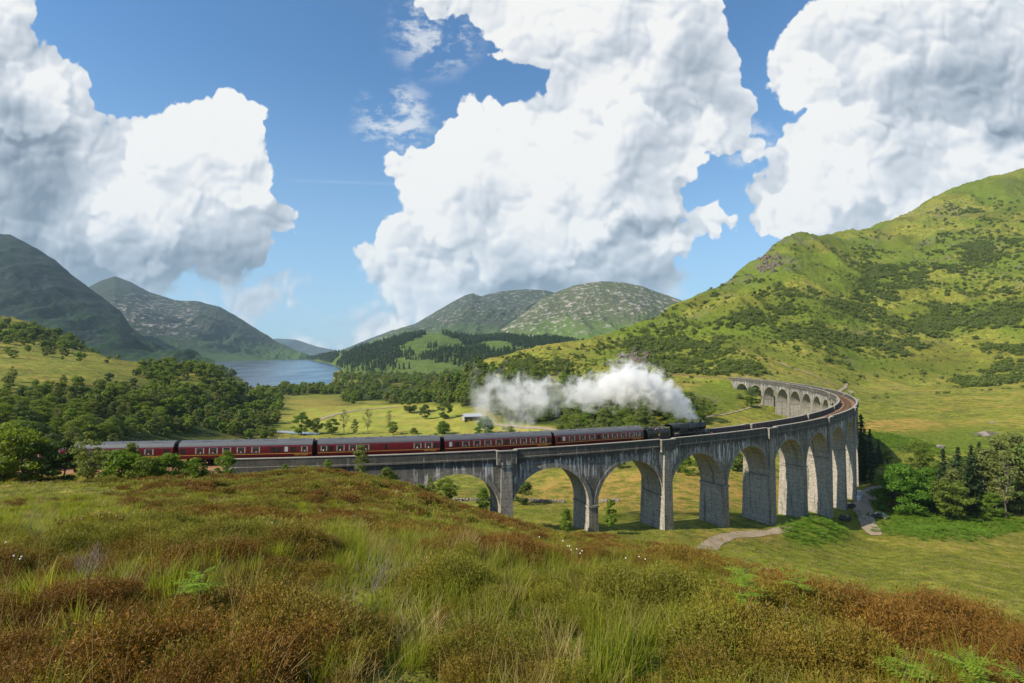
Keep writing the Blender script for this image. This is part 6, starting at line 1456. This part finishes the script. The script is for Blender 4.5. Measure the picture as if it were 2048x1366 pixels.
# ------------------------------------------------------------------ rowan saplings and ferns near the viewer
L_ROW = leaf_mat('rowan_leaflets', (.17, .27, .02), (.34, .46, .05), .5, .1)
def pinnate(V, Fc, T, o, d, up, L, r, n=7):
    d = d.normalized(); side = d.cross(up).normalized(); k = len(V)
    for i in range(n):
        f = (i+1)/n; c = o+d*L*f-up*L*.22*f*f
        for s in ((-1, 1) if i < n-1 else (0,)):
            dirv = (side*s*.85+d*.5-up*.12).normalized() if s else d; ll = L*.30*(1-.35*abs(f-.5)); w = ll*.16; wv = dirv.cross(up).normalized()*w
            for t0, t1, w0, w1 in ((0, .5, .25, 1.), (.5, 1., 1., .08)):
                q = len(V); V += [tuple(c+dirv*ll*t0-wv*w0), tuple(c+dirv*ll*t0+wv*w0), tuple(c+dirv*ll*t1+wv*w1-up*ll*.06), tuple(c+dirv*ll*t1-wv*w1-up*ll*.06)]; Fc.append((q, q+1, q+2, q+3)); tt = r.uniform(0, 1); T += [tt]*4
def rowan(px, ybase, ytop, depth, label, seed, nleaf=26, leafL=.15, clusters=None, lean=0.):
    r = random.Random(seed); x = (px-1024)/F*depth; z = float(tz(np.array([x]), np.array([depth]))[0])-.05; H = (YH-ytop)*depth/F-z
    e = empty('rowan_sapling', (x, depth, z), 0, label, 'sapling')
    pts = [Vector((lean*H*(f**1.3)+.03*math.sin(f*5+seed), .02*math.sin(f*7), H*f)) for f in np.linspace(0, 1, 9)]
    b = MB(); b.tube(pts, [.011*(1-.65*i/8) for i in range(9)], 6); st = b.build('stem', M_BARK, e)
    V, Fc, T = [], [], []
    for i in range(nleaf):
        f = r.choice(clusters)+r.uniform(-.06, .06) if clusters else r.uniform(.15, 1.); f = min(1, max(.05, f)); p = pts[min(8, int(f*8))]; a = r.uniform(0, 6.28)
        d = Vector((math.cos(a), math.sin(a), r.uniform(.1, .7))); pinnate(V, Fc, T, p, d, Vector((0, 0, 1)), leafL*r.uniform(.75, 1.25), r)
    mesh_obj('leaves', np.array(V), np.array(Fc), L_ROW, e, attrs={'tint': np.array(T)})
rowan(410, 1310, 1128, 5.2, 'slender young rowan with bright leaflets rising from the heather at left', 1, 46, .21, [.98, .9, .82, .74, .42, .3, .12, .1, .05], -.03)
rowan(1478, 1235, 1128, 5.4, 'bright young rowan with two tufts of leaves right of centre', 2, 40, .21, [.95, .8, .6, .4], .1)
rowan(1560, 1240, 1150, 5.6, 'leaning rowan shoot just right of the two tufted rowan', 3, 26, .19, [.95, .7, .4], .25)
rowan(1795, 1366, 1312, 3.7, 'small rowan shoot near the bottom edge, right side', 4, 14, .17, [.95, .7], .1)
rowan(1940, 1370, 1305, 3.6, 'rowan shoot arching at the bottom right', 5, 16, .17, [.95, .7], -.15)
rowan(2035, 1372, 1335, 3.6, 'rowan shoot in the bottom right corner', 6, 7, .14, [.95, .7], .1)
# pale dead twigs, long bents and cotton grass
def dead_twigs(px, py, dep, label, seed, n=16, L=.35):
    r = random.Random(seed); x = (px-1024)/F*dep; z = float(tz(np.array([x]), np.array([dep]))[0]); b = MB()
    for i in range(n):
        a = r.uniform(0, 6.28); p = Vector((0, 0, 0)); d = Vector((math.cos(a)*.5, math.sin(a)*.5, 1)); pts = [p]
        for k in range(5): d = (d+Vector((r.uniform(-.4, .4), r.uniform(-.4, .4), r.uniform(-.1, .3)))).normalized(); pts.append(pts[-1]+d*L/5*r.uniform(.7, 1.4))
        b.tube(pts, [.0035, .003, .0025, .002, .0015, .001], 4)
        j = pts[3]; b.tube([j, j+Vector((r.uniform(-.1, .1), r.uniform(-.1, .1), .09))], [.002, .001], 4)
    o = b.build('dead_twigs', M_DTW); o.location = (x, dep, z+.05); tag(o, label, 'dead twigs')
M_DTW = pmat('silver_dead_wood', (.20, .18, .16), .9, .1, var=.2)
dead_twigs(180, 1230, 6.5, 'silvery dead heather twigs at the left', 1, 26, .5); dead_twigs(745, 1195, 6.2, 'pale branching dead twigs left of centre', 2, 18, .55); dead_twigs(700, 1265, 5., 'pale dead stems under the heather, centre left', 3, 14, .4)
dead_twigs(1545, 1240, 5., 'pale dead twigs beneath the leaning rowan', 4, 8, .5); dead_twigs(70, 1105, 11., 'grey dead branch in the dark heather at far left', 5, 8, .8); dead_twigs(535, 1110, 12., 'grey dead twigs by the straw patch', 6, 20, .7)
def bents():
    r = np.random.default_rng(9); n = 260; y = r.uniform(2.6, 9, n); x = r.uniform(-1.05, 1.05, n)*y; z = tz(x, y); V, Fc, T = [], [], []
    for i in range(n):
        h = r.uniform(.45, .95); a = r.uniform(0, 6.28); b_ = h*r.uniform(.05, .45); k = len(V)
        for s in range(5): f = s/4; w = .0022*(1-f*.6); V += [(x[i]+np.cos(a)*b_*f*f-w, y[i]+np.sin(a)*b_*f*f, z[i]+h*(f-.1*f*f)), (x[i]+np.cos(a)*b_*f*f+w, y[i]+np.sin(a)*b_*f*f, z[i]+h*(f-.1*f*f))]; T += [r.uniform()]*2
        for s in range(4): q = k+2*s; Fc.append((q, q+1, q+3, q+2))
    tag(mesh_obj('moor_grass_stems', np.array(V), np.array(Fc), L_STR, attrs={'tint': np.array(T)}), 'long straw coloured grass stems standing over the heather', 'grass stems', kind='stuff')
bents()
def cotton():
    r = np.random.default_rng(19); V = []; b = MB()
    for cx, cy, n in ((195, 1065, 9), (225, 1075, 6), (1130, 1148, 8), (560, 1100, 5), (700, 1040, 6), (1290, 1150, 6), (30, 1150, 5)):
        P = hit(cx+r.normal(size=n)*22, cy+r.normal(size=n)*7, 5.)
        for p in P: b.sphere((p[0], p[1], p[2]+r.uniform(.35, .5)), .014 if p[1] < 25 else .03, 5, 4)
    tag(b.build('cotton_grass', M_WHITE), 'white cotton grass heads dotted over the moor', 'cotton grass', kind='stuff')
cotton()

# ------------------------------------------------------------------ steam from the chimney
def steam():
    m = bpy.data.materials.new('steam'); m.use_nodes = True; nt = m.node_tree; N = NT(nt)
    nt.nodes.remove(nt.nodes['Principled BSDF']); out = nt.nodes['Material Output']
    tc = N.n('ShaderNodeTexCoord').outputs['Object']; w = N.v('SCALE', N.v('SUBTRACT', N.noise(tc, .22, 3, .55, col=True), (.5, .5, .5)), scale=4.4)
    w2 = N.v('SCALE', N.v('SUBTRACT', N.noise(tc, .9, 3, .6, col=True), (.5, .5, .5)), scale=1.1)
    x, y, z = N.xyz(N.v('ADD', N.v('ADD', tc, w), w2)); x0 = N.xyz(tc)[0]
    LX = 54.
    def curve(pts, lo, hi):
        c = N.n('ShaderNodeFloatCurve'); cv = c.mapping.curves[0]; P = [(p[0]/LX, (p[1]-lo)/(hi-lo)) for p in pts]
        for i, p in enumerate(P):
            if i < 2: cv.points[i].location = p if i == 0 else P[-1]
        for p in P[1:-1]: cv.points.new(*p)
        c.mapping.update(); N.l(N.m('DIVIDE', x, LX, clamp=True), c.inputs['Value']); return N.m('ADD', N.m('MULTIPLY', c.outputs[0], hi-lo), lo)
    zc = curve([(0, .2), (2, 1.6), (5, 3.6), (9, 6.0), (13, 7.6), (18, 8.2), (24, 6.6), (30, 6.2), (36, 5.6), (41, 5.2), (54, 5.6)], 0, 10)
    rd = curve([(0, .35), (2, 2.0), (5, 3.2), (9, 4.1), (13, 4.6), (18, 4.8), (24, 3.6), (30, 3.4), (36, 4.2), (41, 4.9), (48, 5.0), (54, 3.)], 0, 5)
    kk = curve([(0, .9), (3, .95), (12, .95), (18, .72), (26, .50), (34, .34), (42, .26), (50, .18), (54, .08)], 0, 1)
    d = N.m('DIVIDE', N.v('LENGTH', N.comb(0., N.m('MULTIPLY', y, 1.0), N.m('SUBTRACT', z, zc))), rd)
    n = N.noise(tc, .55, 6, .62)
    f = N.m('ADD', N.m('SUBTRACT', 1.0, d), N.m('MULTIPLY', N.m('SUBTRACT', n, .5), 2.8))
    tail = N.mr(x0, 24., 38.)
    f = N.m('ADD', f, N.m('MULTIPLY', N.m('MULTIPLY', N.m('SUBTRACT', N.noise(N.v('MULTIPLY', tc, (1., 1., .6)), .32, 5, .6), .5), 3.2), tail))
    holes = N.mr(N.noise(tc, .17, 4, .55), .40, .54, .12, 1.)
    thin = N.mr(x0, 16., 30.); hf = N.m('ADD', N.m('MULTIPLY', holes, thin), N.m('SUBTRACT', 1., thin))
    dens = N.m('MULTIPLY', N.m('MULTIPLY', N.mr(f, .05, .55), kk), hf)
    dens = N.m('MULTIPLY', dens, N.m('MULTIPLY', N.mr(x0, -.2, .3), N.mr(x0, LX-3., LX-9.)))
    v = N.n('ShaderNodeVolumePrincipled'); v.inputs['Color'].default_value = (1., 1., 1., 1); v.inputs['Anisotropy'].default_value = .15; N.l(N.m('MULTIPLY', dens, 1.5), v.inputs['Density']); N.l(v.outputs[0], out.inputs['Volume'])
    ch = LOCO.matrix_world @ Vector((9.75, 0, 3.9)); b = MB(); b.box(-1., LX+1., -7.5, 7.5, -3.5, 16.5)
    o = b.build('steam_plume', m); d_ = Vector(((950-1024)/F*100, 100., 0))-Vector((ch.x, ch.y, 0)); o.location = ch; o.rotation_euler = (0, 0, math.atan2(d_.y, d_.x)); tag(o, 'white steam plume trailing back from the locomotive chimney over the trees', 'steam')
    return o
steam()

# ------------------------------------------------------------------ far ground, and the air between
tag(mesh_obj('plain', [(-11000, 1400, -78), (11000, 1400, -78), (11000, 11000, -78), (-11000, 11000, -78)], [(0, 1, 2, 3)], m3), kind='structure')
def haze(dens):
    m = bpy.data.materials.new('haze'); m.use_nodes = True; nt = m.node_tree; nt.nodes.remove(nt.nodes['Principled BSDF'])
    v = nt.nodes.new('ShaderNodeVolumePrincipled'); v.inputs['Density'].default_value = dens; v.inputs['Color'].default_value = (.58, .80, 1., 1); v.inputs['Anisotropy'].default_value = .0
    nt.links.new(v.outputs[0], nt.nodes['Material Output'].inputs['Volume'])
    b = MB(); b.box(-11500, 11500, -300, 11500, -300, 1250); o = b.build('haze', m); tag(o, kind='stuff')
haze(4.5e-5)
